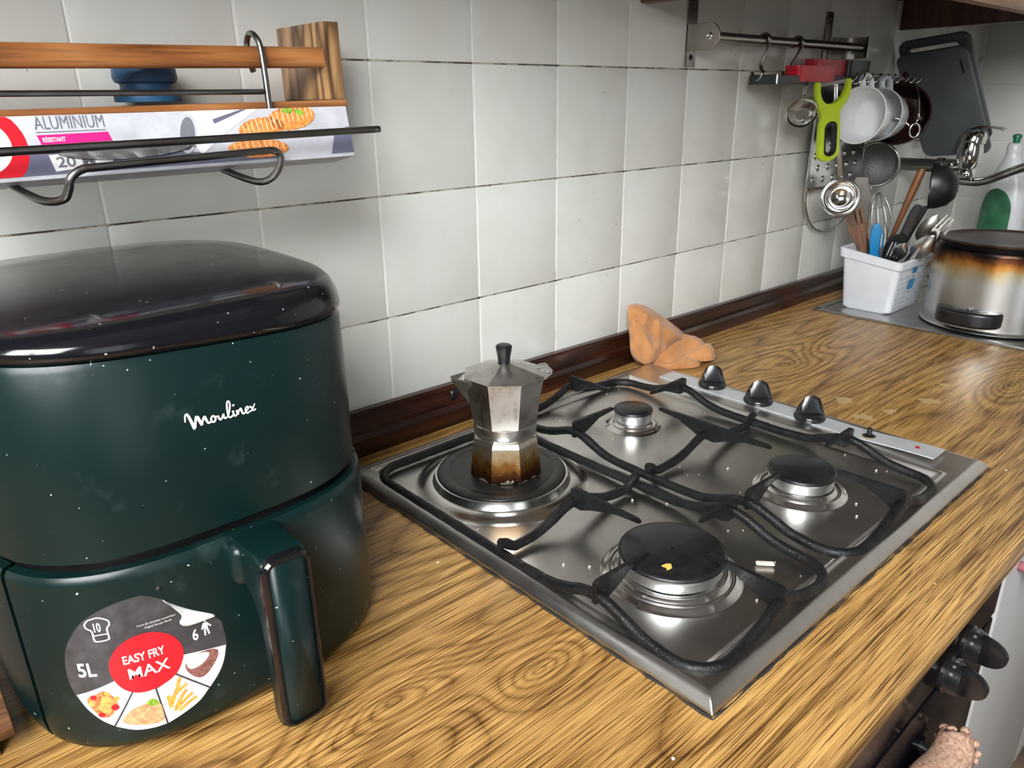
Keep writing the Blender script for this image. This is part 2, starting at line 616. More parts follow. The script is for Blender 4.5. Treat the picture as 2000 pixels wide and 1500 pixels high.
M['photo_print'] = simple('pale_photo_print', (0.74, 0.75, 0.77), 0.35, var=0.10, scale=160)
M['potato_print'] = simple('potato_print', (0.80, 0.25, 0.06), 0.35, var=0.45, scale=330)
M['cream_print'] = simple('cream_print', (0.86, 0.66, 0.42), 0.35, var=0.2, scale=300)

# moka pot: cast aluminium; the base tinted brown by the flame
m, nt, b = mat_base('worn_aluminium', (0.58, 0.56, 0.53), 0.36, 1.0)
v = coords(nt)
d = tex_noise(nt, v, 55, 5, 0.65)
nt.links.new(ramp(nt, d, [(0.30, (0.30, 0.26, 0.21)), (0.46, (0.55, 0.53, 0.50)), (0.70, (0.64, 0.63, 0.61))]), b.inputs['Base Color'])
nt.links.new(mathn(nt, 'ADD', mathn(nt, 'MULTIPLY', d, 0.25), 0.22), b.inputs['Roughness'])
bump(nt, b, tex_noise(nt, v, 300, 3), 0.10, 0.0006)
M['moka'] = m
m, nt, b = mat_base('scorched_aluminium', (0.5, 0.45, 0.38), 0.40, 1.0)
v = coords(nt)
z = sep(nt, v)[2]
d = tex_noise(nt, v, 75, 5, 0.65)
h = mathn(nt, 'ADD', mathn(nt, 'DIVIDE', z, 0.058), mathn(nt, 'MULTIPLY', mathn(nt, 'SUBTRACT', d, 0.5), 0.55))
nt.links.new(ramp(nt, h, [(0.00, (0.60, 0.52, 0.42)), (0.035, (0.03, 0.014, 0.008)), (0.18, (0.075, 0.028, 0.010)), (0.36, (0.22, 0.10, 0.025)), (0.56, (0.44, 0.34, 0.19)), (0.80, (0.58, 0.55, 0.48))]), b.inputs['Base Color'])
nt.links.new(ramp(nt, h, [(0.1, (0.55,) * 3), (0.8, (0.36,) * 3)]), b.inputs['Roughness'])
M['scorch'] = m
# upturned pot: base end scorched black, then orange tint, then plain steel
m, nt, b = mat_base('scorched_pot_steel', (0.6, 0.6, 0.58), 0.28, 1.0)
v = coords(nt)
z = sep(nt, v)[2]
d = tex_noise(nt, coords(nt, (1, 1, 0.7)), 24, 3, 0.55)
h = mathn(nt, 'ADD', mathn(nt, 'DIVIDE', z, 0.160), mathn(nt, 'MULTIPLY', mathn(nt, 'SUBTRACT', d, 0.5), 0.26))
nt.links.new(ramp(nt, h, [(0.55, (0.60, 0.59, 0.56)), (0.68, (0.52, 0.42, 0.24)), (0.76, (0.48, 0.21, 0.045)), (0.83, (0.16, 0.055, 0.022)), (0.90, (0.018, 0.014, 0.013)), (1.0, (0.012, 0.011, 0.011))]), b.inputs['Base Color'])
b.inputs['Roughness'].default_value = 0.33
M['pot'] = m
M['potbase'] = simple('burnt_pot_base', (0.055, 0.030, 0.016), 0.32, 0.3, var=0.7, scale=40)

# cloth
m, nt, b = mat_base('orange_cloth', (0.62, 0.27, 0.10), 0.9)
v = coords(nt)
nt.links.new(ramp(nt, tex_noise(nt, v, 30, 4, 0.6), [(0.3, (0.37, 0.155, 0.048)), (0.7, (0.52, 0.245, 0.090))]), b.inputs['Base Color'])
bump(nt, b, tex_noise(nt, v, 700, 3, 0.7), 0.6, 0.0012)
b.inputs['Sheen Weight'].default_value = 0.25
M['cloth'] = m
m, nt, b = mat_base('peach_towel', (0.70, 0.36, 0.24), 0.95)
v = coords(nt)
nt.links.new(ramp(nt, tex_noise(nt, v, 240, 3, 0.7), [(0.35, (0.48, 0.22, 0.12)), (0.65, (0.84, 0.58, 0.44))]), b.inputs['Base Color'])
bump(nt, b, tex_noise(nt, v, 520, 3, 0.7), 0.9, 0.002)
M['towel'] = m

M['whiteplastic'] = simple('white_plastic', (0.72, 0.74, 0.78), 0.38, var=0.03)
M['labelblue'] = simple('blue_label', (0.015, 0.24, 0.52), 0.4, var=0.08)
M['bluerubber'] = simple('blue_rubber', (0.012, 0.075, 0.17), 0.5, var=0.12)
M['bluesilicone'] = simple('blue_silicone', (0.005, 0.20, 0.46), 0.42, var=0.08)
M['lime'] = simple('lime_plastic', (0.40, 0.52, 0.015), 0.4, var=0.05)
M['redplastic'] = simple('red_plastic', (0.50, 0.006, 0.022), 0.35, var=0.08)
M['porcelain'] = simple('white_porcelain', (0.74, 0.75, 0.75), 0.12, var=0.03)
M['greycup'] = simple('grey_cup_glaze', (0.50, 0.52, 0.53), 0.16, var=0.05)
M['brownmug'] = simple('brown_glaze', (0.020, 0.008, 0.007), 0.12, var=0.3)
M['board'] = simple('grey_board_plastic', (0.105, 0.118, 0.120), 0.50, var=0.14, scale=14)
M['bottle'] = simple('white_bottle_plastic', (0.68, 0.69, 0.70), 0.32, var=0.03)
M['bottlegreen'] = simple('green_label', (0.03, 0.14, 0.065), 0.35, var=0.4, scale=30)
M['capgreen'] = simple('green_cap', (0.01, 0.16, 0.09), 0.35, var=0.06)
M['cabinetwhite'] = simple('white_cabinet_front', (0.58, 0.58, 0.57), 0.35, var=0.04, scale=6)
M['pink'] = simple('pink_knob', (0.50, 0.17, 0.20), 0.45, var=0.1)
M['floor'] = simple('brown_floor_tile', (0.15, 0.10, 0.07), 0.6, var=0.55, scale=13)
M['crumb'] = simple('pale_crumb', (0.78, 0.72, 0.62), 0.7, var=0.1)
M['yellowcrumb'] = simple('yellow_crumb', (0.75, 0.50, 0.10), 0.6, var=0.2)
M['reddot'] = simple('red_lamp', (0.35, 0.01, 0.02), 0.25, var=0.1)
M['foil'] = steel('foil', (0.92, 0.92, 0.92), 0.30, dirt=0.05)
M['windowframe'] = simple('window_frame_paint', (0.65, 0.65, 0.63), 0.5)
m, nt, b = mat_base('clear_glass', (0.95, 0.97, 0.96), 0.02)
b.inputs['Transmission Weight'].default_value = 1.0
b.inputs['IOR'].default_value = 1.45
M['glass'] = m
# woven sieve
m, nt, b = mat_base('sieve_mesh', (0.30, 0.30, 0.29), 0.6, 0.4)
v = coords(nt)
ck = nt.nodes.new('ShaderNodeTexChecker')
ck.inputs['Scale'].default_value = 520
nt.links.new(v, ck.inputs[0])
nt.links.new(mix(nt, ck.outputs['Fac'], (0.12, 0.12, 0.12), (0.32, 0.32, 0.31)), b.inputs['Base Color'])
M['sieve'] = m

# ================================================================== THE ROOM
XL, XR, YF, ZF, ZC = -1.46, 1.912, -3.05, -0.90, 1.75
TILE, GAP = 0.15, 0.0028
ROW0 = 0.015          # lowest full tile row starts here (back wall)

tag(MB().box((XL - .1, YF - .1, ZF - .05), (XR + .1, 0.1, ZF)).build('floor', M['floor']), 'brown mottled floor below the cabinets', kind='structure')
tag(MB().box((XL - .1, YF - .1, ZC), (XR + .1, 0.1, ZC + .05)).build('ceiling', M['ceiling']), 'plain ceiling of the kitchen', kind='structure')
wall_back = tag(MB().box((XL, -0.0042, ZF), (XR, 0.1, ZC)).build('wall_back', M['grout']), 'wall of square white glazed tiles behind the counter', kind='structure')
wall_right = tag(MB().box((XR - 0.0042, YF, ZF), (XR + .1, 0.1, ZC)).build('wall_right', M['grout']), 'end wall of white tiles beyond the sink', kind='structure')
mb = MB()
for lo, hi in (((XL - .1, YF, ZF), (XL, -1.90, ZC)), ((XL - .1, -0.54, ZF), (XL, 0.1, ZC)), ((XL - .1, -1.90, ZF), (XL, -0.54, 0.58)), ((XL - .1, -1.90, 1.68), (XL, -0.54, ZC))):
    mb.box(lo, hi)
tag(mb.build('wall_left', M['plaster']), 'plain plaster wall with the kitchen window', kind='structure')
mb = MB()
for lo, hi in (((XL, YF - .1, ZF), (-1.25, YF, ZC)), ((-0.25, YF - .1, ZF), (XR, YF, ZC)), ((-1.25, YF - .1, 1.45), (-0.25, YF, ZC))):
    mb.box(lo, hi)
tag(mb.build('wall_front', M['plaster']), 'plain plaster wall with an added unseen door', kind='structure')
w = tag(bpy.data.objects.new('window_1', None), 'white framed kitchen window letting daylight in', kind='structure')
COL.objects.link(w)
mb = MB()
for lo, hi in (((XL - .08, -1.90, .58), (XL - .02, -1.84, 1.68)), ((XL - .08, -.60, .58), (XL - .02, -.54, 1.68)), ((XL - .08, -1.25, .58), (XL - .02, -1.19, 1.68)), ((XL - .08, -1.9, .58), (XL - .02, -.54, .64)), ((XL - .08, -1.9, 1.62), (XL - .02, -.54, 1.68))):
    mb.box(lo, hi, .004)
mb.build('window_frame', M['windowframe'], w)
MB().box((XL - .054, -1.86, .62), (XL - .046, -.58, 1.64)).build('pane', M['glass'], w)
w = tag(bpy.data.objects.new('door_1', None), 'unseen white framed glazed door added round the fill light', kind='structure')  # door added to go with the fill light behind the camera
COL.objects.link(w)
mb = MB()
for lo, hi in (((-1.25, YF - .08, ZF), (-1.17, YF - .02, 1.45)), ((-.33, YF - .08, ZF), (-.25, YF - .02, 1.45)), ((-1.25, YF - .08, 1.37), (-.25, YF - .02, 1.45)), ((-1.25, YF - .08, ZF), (-.25, YF - .02, ZF + .3))):
    mb.box(lo, hi, .004)
mb.build('door_frame', M['windowframe'], w)
MB().box((-1.2, YF - .054, ZF + .28), (-.3, YF - .046, 1.4)).build('pane', M['glass'], w)

# glazed tiles, one object each, sharing a bevelled mesh
s = (TILE - GAP) / 2
GZ = 0.0016
sz = (TILE - GZ) / 2
tile_mb = MB()
tile_mb.box((-s, -0.005, -sz), (s, 0.0005, sz), 0.0013, 2)
tile0 = tile_mb.build('tile', M['tile'], wall_back, auto=40)
first = True
for i in range(-9, 13):
    for k in range(0, 6):
        if i == 12:
            x0, x1 = i * TILE, XR
        else:
            x0, x1 = i * TILE, (i + 1) * TILE
        cx, cz = (x0 + x1) / 2, ROW0 + (k + 0.5) * TILE
        o = tile0 if first else copy_part(tile0, wall_back)
        first = False
        o.location = (cx, -0.0005, cz)
        o.scale = ((x1 - x0 - GAP) / (TILE - GAP), 1, 1)
        o.rotation_euler = (random.uniform(-.004, .004), 0, random.uniform(-.004, .004))
for j in range(0, 6):
    for k in range(0, 6):
        o = copy_part(tile0, wall_right)
        o.location = (XR - 0.0005, -0.012 - (j + 0.5) * TILE, ROW0 - 0.015 + (k + 0.5) * TILE)
        o.rotation_euler = (random.uniform(-.004, .004), 0, -PI / 2 + random.uniform(-.004, .004))

# wooden upstand between counter and tiles
prof = [(-0.006, 0.0), (-0.006, 0.056), (-0.016, 0.056), (-0.0195, 0.052), (-0.0195, 0.033), (-0.024, 0.029), (-0.0265, 0.022), (-0.0265, 0.0)]
mb = MB()
rings = []
for x, sc in ((XL + .003, 1.04), (-0.5, 1.04), (0.0, 1.02), (0.6, 0.90), (1.25, 0.78), (XR - .006, 0.70)):
    rings.append([Vector((x, y, z * sc)) for y, z in prof])
mb.sweep(rings, smooth=False)
upstand = tag(mb.build('trim_1', M['darkwood']), 'dark red-brown wooden upstand along the tiled back wall', kind='structure')
MB().lathe([(0, .0050), (.004, .0048), (.0068, .0030), (.0085, .0006), (.0085, 0)], 16, Matrix.Translation((.088, -.0192, .043)) @ Matrix.Rotation(PI / 2, 4, 'X')).build('screw_cap', M['blackplastic'], upstand)
mb = MB()
mb.sweep([[Vector((XR + y, yy, z * .7)) for y, z in prof] for yy in (-0.028, -0.65)], smooth=False)
tag(mb.build('trim_2', M['darkwood']), 'dark wooden upstand along the end wall', kind='structure')

# ================================================================== COUNTERTOP
nose = [(-0.003, 0.0), (-0.635, 0.0), (-0.643, -0.002), (-0.6485, -0.007), (-0.651, -0.015), (-0.6505, -0.026), (-0.647, -0.033), (-0.640, -0.036), (-0.003, -0.036)]
mb = MB()
mb.sweep([[Vector((x, y, z)) for y, z in nose] for x in (XL + .003, XR - .003)], smooth=False)
o = mb.build('countertop', M['counter'], auto=35)
tag(o, 'gold-brown oak-patterned laminate countertop with rounded front edge and worn chips', 'countertop')

# ================================================================== BASE UNITS AND OVEN
t = thing('oven', 'built-in oven with black glass front and control knobs under the hob', 'oven', (0.178, -0.30, -0.637))
OX, OY, OZ = 0.178, -0.30, -0.637
MB().box((-.298, -.28, 0), (.298, .27, .598)).build('body', M['blackplastic'], t)
MB().box((-.298, -.313, .445), (.298, -.281, .598), .004).build('control_panel', M['ovenblack'], t, auto=40)
door = MB().box((-.298, -.313, .03), (.298, -.281, .440), .004).build('oven_door', M['ovenblack'], t, auto=40)
mb = MB()
mb.tube([(-.25, -.341, .372), (.112, -.341, .372)], .007, 12)
for x in (-.24, .095):
    mb.tube([(x, -.312, .372), (x, -.341, .372)], .006, 10)
mb.build('door_handle', M['blackplastic'], door, auto=40)


def oven_knob(x, z, ang):
    k = MB()
    mt = Matrix.Translation((x, -.3135, z)) @ Matrix.Rotation(PI / 2, 4, 'X')
    k.lathe([(0, 0), (.0225, 0), (.0225, .004), (.0205, .006), (.0195, .017), (.0175, .019), (0, .019)], 28, mt)
    fin = Matrix.Translation((x, -.3135, z)) @ Matrix.Rotation(ang, 4, 'Y')
    k.prism([(-.0205, -.016)] + [(.0215 * math.cos(PI + PI * q / 12), -.020 + .024 * math.sin(PI + PI * q / 12)) for q in range(13)] + [(.0205, -.016)], 2, -.0042, .0042, .0018, 2,
            Matrix.Translation((x, -.3135, z)) @ Matrix.Rotation(ang, 4, 'Y'))
    ko = k.build('knob', M['knob'], t, auto=40)
    pr_ = MB()
    for j, a in enumerate((-0.9, -0.45, 0.0, 0.45, 0.9)):
        r = .0206
        cx_, cz_ = x + r * math.sin(a), z + r * math.cos(a)
        d_ = MB()
        d_.box((-.0016, -.0004, -.0016), (.0016, .0004, .0016), 0, 1, Matrix.Translation((cx_, -.3135 - .010, cz_)) @ Matrix.Rotation(a, 4, 'Y') @ Matrix.Rotation(PI / 2, 4, 'X'))
        pr_.add(d_.v, d_.f)
    pr_.build('dial_marks', M['grey_print'], ko)


oven_knob(.304 - OX, -.180 - OZ, 1.32)
oven_knob(.362 - OX, -.172 - OZ, 1.32)
# printed marks above the knobs (a bar pair and a squiggle)
mb = MB()
vsf = stroke_2d([(0, 0), (.004, .004), (0, .008), (.004, .012), (0, .016)], .0012)
mb.add([(.395 - OX + p[0], -.3137, -.128 - OZ + p[1]) for p in vsf[0]], vsf[1])
mb.build('printed_squiggle', M['grey_print'], t)
mb = MB()
for q in (0, .005):
    vsf = stroke_2d([(0, 0), (.001, .012)], .0012)
    mb.add([(.318 - OX + q + p[0], -.3137, -.150 - OZ + p[1]) for p in vsf[0]], vsf[1])
mb.build('printed_marks', M['grey_print'], t)

t = thing('base_cabinet', 'white base cabinet under the sink with a pink door knob', 'cabinet', (1.19, -.30, -.90))
MB().box((-.70, -.29, .10), (.70, .27, .860)).build('body', M['cabinetwhite'], t)
MB().box((-.70, -.255, .0), (.70, -.235, .102)).build('plinth', M['cabinetwhite'], t)
for i_, (a_, b_) in enumerate(((-.698, -.235), (-.231, .232), (.236, .698))):
    d_ = MB().box((a_, -.313, .105), (b_, -.291, .857), .003).build('door', M['cabinetwhite'], t, auto=40)
    if i_ == 0:
        MB().lathe([(0, 0), (.007, 0), (.006, .010), (.010, .018), (.014, .024), (.0135, .030), (.008, .034), (0, .035)], 20,
                   Matrix.Translation((-.648, -.313, .748)) @ Matrix.Rotation(PI / 2, 4, 'X')).build('door_knob', M['pink'], d_)
t = thing('drawer_cabinet', 'white base cabinet standing left of the oven', 'cabinet', (-.62, -.30, -.90))
MB().box((-.495, -.29, .0), (.495, .27, .860)).build('body', M['cabinetwhite'], t)
for a_, b_ in ((-.493, -.002), (.002, .493)):
    MB().box((a_, -.313, .105), (b_, -.291, .857), .003).build('door', M['cabinetwhite'], t, auto=40)

# tea towel folded over the oven handle, scalloped hem
mb = MB()
NU, NV = 60, 120
HZ, HY = -.637 + .372, -.641
L = 0.30
vs, fs = [], []
for i in range(NU + 1):
    u = i / NU
    x = -.02 + u * .320
    for j in range(NV + 1):
        sdist = (j / NV - .42) * L
        rr = .0185 + .0022 * math.sin(u * 19)
        arc = rr * PI
        if abs(sdist) < arc / 2:
            a = sdist / rr
            y, z = HY - rr * math.sin(a), HZ + rr * math.cos(a)
        else:
            sg = 1 if sdist > 0 else -1
            dd = abs(sdist) - arc / 2
            y, z = HY - sg * rr * (1 + (.25 if sg > 0 else .08) * math.sin(u * 12 + dd * 20)), HZ - dd
        sc = .0065 * abs(math.sin(j / NV * PI * 24)) if i == NU else 0
        vs.append((x + sc + .004 * math.sin(j * .5) * u, y, z))
for i in range(NU):
    for j in range(NV):
        a = i * (NV + 1) + j
        fs.append((a, a + 1, a + NV + 2, a + NV + 1))
mb.add(vs, fs, True)
o = mb.build('tea_towel', M['towel'], auto=80)
md = o.modifiers.new('thickness', 'SOLIDIFY')
md.thickness = .005
md.offset = 0
tag(o, 'peach fluffy towel with scalloped hem hanging over the oven handle', 'towel')
towel = o
for k in range(1, 24):
    j = int((k - .5) / 24 * NV)
    p = Vector(vs[NU * (NV + 1) + j])
    MB().lathe([(.0003, -.0034), (.0040, -.0026), (.0062, 0), (.0040, .0026), (.0003, .0034)], 10, Matrix.Translation(p + Vector((.002, 0, 0))) @ Matrix.Rotation(random.uniform(-.5, .5), 4, 'X')).build('crochet_scallop', M['towel'], towel)

# ================================================================== HOB
HX0, HX1, HY0, HY1 = -.108, .463, -.573, -.062
t = thing('hob', 'stainless steel hob with three gas burners and one black hot plate', 'hob', (HX0, HY0, 0))
DX, DY = HX1 - HX0, HY1 - HY0


def sst(a, b, x):
    if a == b:
        return 0 if x < a else 1
    q = min(1, max(0, (x - a) / (b - a)))
    return q * q * (3 - 2 * q)


def hob_h(x, y):
    """height of the pressed steel sheet, local coordinates"""
    e = min(x, y, DY - y)
    er = DX - x
    h = .003 + .0095 * (1 - (1 - min(1, min(e, er) / .011)) ** 2)
    d = min(x - .020, y - .026, DY - .022 - y, (DX - .078) - x)
    h -= .0075 * sst(0, .008, d)
    # small bead round the basin
    h += .0012 * math.exp(-((d + .001) / .0022) ** 2)
    return h


def axis_pts(length, fine):
    pts = set()
    q = 0.0
    while q < length:
        near = min(abs(q - f) for f in fine)
        pts.add(round(q, 5))
        q += .0011 if near < .013 else .006
    pts.add(length)
    return sorted(pts)


xs = axis_pts(DX, (0, .022, DX - .074, DX))
ys = axis_pts(DY, (0, .028, DY - .024, DY))
vs = [(x, y, hob_h(x, y)) for x in xs for y in ys]
ny = len(ys)
fs = [(i * ny + j, (i + 1) * ny + j, (i + 1) * ny + j + 1, i * ny + j + 1) for i in range(len(xs) - 1) for j in range(ny - 1)]
mb = MB().add(vs, fs, True)
border = [i * ny for i in range(len(xs))] + [(len(xs) - 1) * ny + j for j in range(1, ny)] + [i * ny + ny - 1 for i in range(len(xs) - 2, -1, -1)] + [j for j in range(ny - 2, 0, -1)]
skirt = [(vs[i][0], vs[i][1], .0002) for i in border]
nb = len(border)
n0 = len(mb.v)
mb.v += skirt
for k in range(nb):
    mb.f.append((border[k], n0 + k, n0 + (k + 1) % nb, border[(k + 1) % nb]))
    mb.s.append(False)
mb.build('panel', M['hobsteel'], t, auto=50)
# crusty dark line where hob meets counter
mb = MB()
for (a, b_) in (((-.0015, -.0015), (DX + .0015, -.0015)), ((-.0015, -.0015), (-.0015, DY))):
    pts = []
    for k in range(61):
        q = k / 60
        pts.append((a[0] + (b_[0] - a[0]) * q + random.uniform(-.0006, .0006), a[1] + (b_[1] - a[1]) * q + random.uniform(-.0006, .0006), .0012))
    mb.tube(pts, [random.uniform(.0003, .0014) for _ in pts], 5)
mb.build('seal', M['rubber'], t)
ZB = .0052


def burner(cx, cy, rc, name='burner'):
    """pressed rings, aluminium flame crown, enamel cap"""
    cx, cy = cx - HX0, cy - HY0
    p = rc * 1.20 + .003
    bo = MB().lathe([(p + .004, 0), (p, .0012), (p - .0025, .0038), (p - .0050, .0042), (p - .0062, .0030), (p - .0080, .0050), (p - .0105, .0072), (p - .0130, .0074), (p - .0145, .0055), (rc * .92, .0050), (rc * .80, .003), (.001, .003)], 56,
                    Matrix.Translation((cx, cy, ZB))).build(name, M['ringsteel'], t)
    MB().lathe([(rc * .80, .004), (rc * .82, .0095), (rc * .955, .0100), (rc * .970, .0195), (rc * .95, .0215), (.002, .0215)], 56, Matrix.Translation((cx, cy, ZB))).build('flame_crown', M['alum'], bo, auto=40)
    MB().lathe([(rc * .90, .0216), (rc * 1.0, .0218), (rc * 1.015, .0232), (rc * 1.0, .0250), (rc * .93, .0262), (.001, .0268)], 56, Matrix.Translation((cx, cy, ZB))).build('burner_cap', M['capblack'], bo, auto=50)
    return bo


burner(.010, -.4475, .0490)
burner(.247, -.4480, .0365)
burner(.250, -.2040, .0258)
# hot plate
px_, py_ = .014 - HX0, -.203 - HY0
hp = MB().lathe([(.101, 0), (.094, .0006), (.091, .0035), (.083, .0060), (.080, .0062), (.0775, .0110), (.0765, .0140), (.0745, .0142), (.0735, .010), (.001, .010)], 72, Matrix.Translation((px_, py_, ZB))).build('hot_plate', M['ringsteel'], t, auto=40)
MB().lathe([(.0735, .008), (.0735, .0165), (.0715, .0178), (.062, .0181), (.0605, .0174), (.058, .0181), (.001, .0184)], 72, Matrix.Translation((px_, py_, ZB))).build('plate_disc', M['hotplate'], hp, auto=40)
# grey control strip, slightly lifted at its front end, knobs, bare spindle, red lamp
mb = MB()
cs = []
for k in range(25):
    q = k / 24
    y = -.125 - q * .405
    lift = .0045 * sst(.72, 1.0, q)
    wdt = .0165 + .0015 * sst(.8, 1, q)
    xm = .4275 - .004 * q
    cs.append([Vector((xm - wdt - HX0, y - HY0, .0128 + lift)), Vector((xm + wdt - HX0, y - HY0, .0128 + lift)), Vector((xm + wdt - HX0, y - HY0, .0142 + lift)), Vector((xm - wdt - HX0, y - HY0, .0142 + lift))])
mb.sweep(cs, smooth=False)
cp = mb.build('control_plate', M['controlplate'], t)
MB().lathe([(0, .0185), (.0028, .0185), (.0026, .0196), (0, .0200)], 14, Matrix.Translation((.423 - HX0, -.505 - HY0, 0))).build('indicator_lamp', M['reddot'], cp)
MB().lathe([(0, .0143), (.0075, .0143), (.0072, .0160), (.005, .0165), (.0045, .0152), (.003, .0152), (.003, .026), (.0022, .0265), (0, .0265)], 20, Matrix.Translation((.4215 - HX0, -.447 - HY0, 0))).build('bare_spindle', M['blackplastic'], t, auto=40)
mb = MB().lathe([(.0085, .0142), (.0085, .0156), (.006, .0160)], 20, Matrix.Translation((.4215 - HX0, -.447 - HY0, 0)))
mb.build('spindle_washer', simple('rusty_brass', (0.30, 0.19, 0.05), 0.45, 0.6, var=0.4), t)
for j, (kx, ky) in enumerate(((.4345, -.205), (.4265, -.287), (.4235, -.366))):
    k = MB()
    mt = Matrix.Translation((kx - HX0, ky - HY0, .0142))
    k.lathe([(0, 0), (.0200, 0), (.0208, .003), (.0190, .0070), (.0130, .0095), (0, .0100)], 32, mt)
    ko = k.build('knob', M['knob'], t, auto=50)
    g = MB()
    rings = []
    for q in range(13):
        a = PI * q / 12
        xx = -.0175 * math.cos(a)
        hh = .006 + .027 * math.sin(a) ** .6
        ww = .0088 - .0026 * math.sin(a)
        rings.append([Vector((xx, -ww, .004)), Vector((xx, ww, .004)), Vector((xx * .93, ww * .55, hh * .8)), Vector((xx * .86, 0, hh)), Vector((xx * .93, -ww * .55, hh * .8))])
    g.sweep([[mt @ (Matrix.Rotation(-.86, 4, 'Z') @ p) for p in r] for r in rings])
    g.build('grip', M['knob'], ko, auto=50)

# ---- pan supports (lift-off grates)


def rr_loop(x0, x1, y0, y1, r, step=.008):
    pts = []
    cs = [(x1 - r, y1 - r, 0), (x0 + r, y1 - r, PI / 2), (x0 + r, y0 + r, PI), (x1 - r, y0 + r, 1.5 * PI)]
    for (cx, cy, a0) in cs:
        for k in range(7):
            a = a0 + PI / 2 * k / 6
            pts.append(Vector((cx + r * math.cos(a), cy + r * math.sin(a), 0)))
    out = []
    for i in range(len(pts)):
        a, b_ = pts[i], pts[(i + 1) % len(pts)]
        n = max(1, int((b_ - a).length / step))
        for k in range(n):
            out.append(a.lerp(b_, k / n))
    return out


def hump(p, peaks, base=.0125, top=.0305, w=.040):
    h = base
    for (qx, qy) in peaks:
        d = math.hypot(p.x - qx, p.y - qy)
        h = max(h, base + (top - base) * math.exp(-(d / w) ** 2 * 1.1))
    return h


def fin(parent, o, i):
    """vertical finger plate from o (on the rod) towards i (burner); top edge level"""
    o, i = Vector((*o, 0)), Vector((*i, 0))
    d = (i - o)
    Ln = d.length
    d.normalize()
    n = Vector((-d.y, d.x, 0))
    prof = [(-.004, .024), (-.004, .0435), (.000, .0455), (.012, .0455), (Ln - .004, .0447), (Ln, .0432), (Ln, .0405), (Ln * .60, .0375), (.022, .0285), (.010, .0235)]
    a = [o + d * s + n * (.0024 if s < Ln * .5 else .0017) + Vector((0, 0, z)) for s, z in prof]
    b2 = [o + d * s - n * (.0024 if s < Ln * .5 else .0017) + Vector((0, 0, z)) for s, z in prof]
    m_ = len(prof)
    mb_ = MB()
    mb_.add(a + b2, [tuple(range(m_)), tuple(range(m_, 2 * m_))[::-1]] + [(k, (k + 1) % m_, m_ + (k + 1) % m_, m_ + k) for k in range(m_)])
    org = Vector(parent.location)
    mb_.v = [tuple(Vector(p) - org) for p in mb_.v]
    return mb_.build('finger', M['iron'], parent)


def pan_support(label, x0, x1, y0, y1, fins, bar_y, rr=.0052, bar_ext=(0, 0)):
    g = thing('pan_support', label, 'pan support', (x0, y0, 0), group='pan supports on the hob')
    pk = [f[0] for f in fins]
    org = Vector((x0, y0, 0))
    pts = rr_loop(x0, x1, y0, y1, .032)
    pts = [Vector((p.x, p.y, hump(p, pk) + .0006 * noise.noise(p * 60))) - org for p in pts]
    MB().tube(pts, [rr * (1 + .10 * noise.noise((p + org) * 130)) for p in pts], 10, closed=True, up=(0, 0, 1)).build('frame_rod', M['iron'], g, auto=55)
    bp_ = []
    n = 34
    for k in range(n + 1):
        q = k / n
        p = Vector((x0 - bar_ext[0] + (x1 - x0 + bar_ext[0] + bar_ext[1]) * q, bar_y, 0))
        bp_.append(Vector((p.x, p.y, max(hump(p, pk), .0125 + .011 * (1 - sst(0, .02, min(p.x - x0, x1 - p.x))))) ) - org)
    MB().tube(bp_, [rr * (1.0 + .08 * noise.noise((p + org) * 130)) for p in bp_], 8, up=(0, 0, 1)).build('cross_bar', M['iron'], g, auto=50)
    for o_, i_ in fins:
        fin(g, o_, i_)
    return g


FLx, FLy, FRx, FRy, BRx, BRy = .011, -.4465, .247, -.448, .250, -.204
LX0, LX1, RX0, RX1, GY0, GY1, BY = -.092, .111, .137, .361, -.556, -.095, -.323
pan_support('black iron pan support round the hot plate and the largest burner', LX0, LX1, GY0, GY1, [
    ((LX0, FLy), (FLx - .036, FLy)), ((FLx, GY0), (FLx, FLy - .038)), ((LX1, FLy), (FLx + .042, FLy)), ((FLx, BY), (FLx, FLy + .038))], BY)
pan_support('black iron pan support over the two burners beside the control knobs', RX0, RX1, GY0, GY1 + .008, [
    ((RX0, FRy), (FRx - .046, FRy)), ((FRx, GY0), (FRx, FRy - .040)), ((RX1, FRy), (FRx + .052, FRy)), ((FRx + .003, BY), (FRx + .001, FRy + .040)),
    ((RX0, BRy), (BRx - .042, BRy)), ((BRx, BY), (BRx, BRy - .043)), ((RX1, BRy), (BRx + .036, BRy)), ((BRx + .003, GY1 + .008), (BRx + .002, BRy + .043))], BY + .004)

# ================================================================== MOKA POT
MX, MY, MZ = .014, -.211, .0240
t = thing('moka_pot', 'small worn aluminium moka pot standing on the black hot plate', 'coffee pot', (MX, MY, MZ), (0, 0, math.radians(26.5)))


def octa(r, n=8, ph=0):
    return [Vector((r * math.cos(2 * PI * k / n + ph), r * math.sin(2 * PI * k / n + ph), 0)) for k in range(n)]


def facet(prof, n=8, ph=0.0, cap=True):
    mb_ = MB()
    mb_.sweep([[p + Vector((0, 0, z)) for p in octa(r, n, ph)] for r, z in prof], cap=cap, smooth=False)
    return mb_


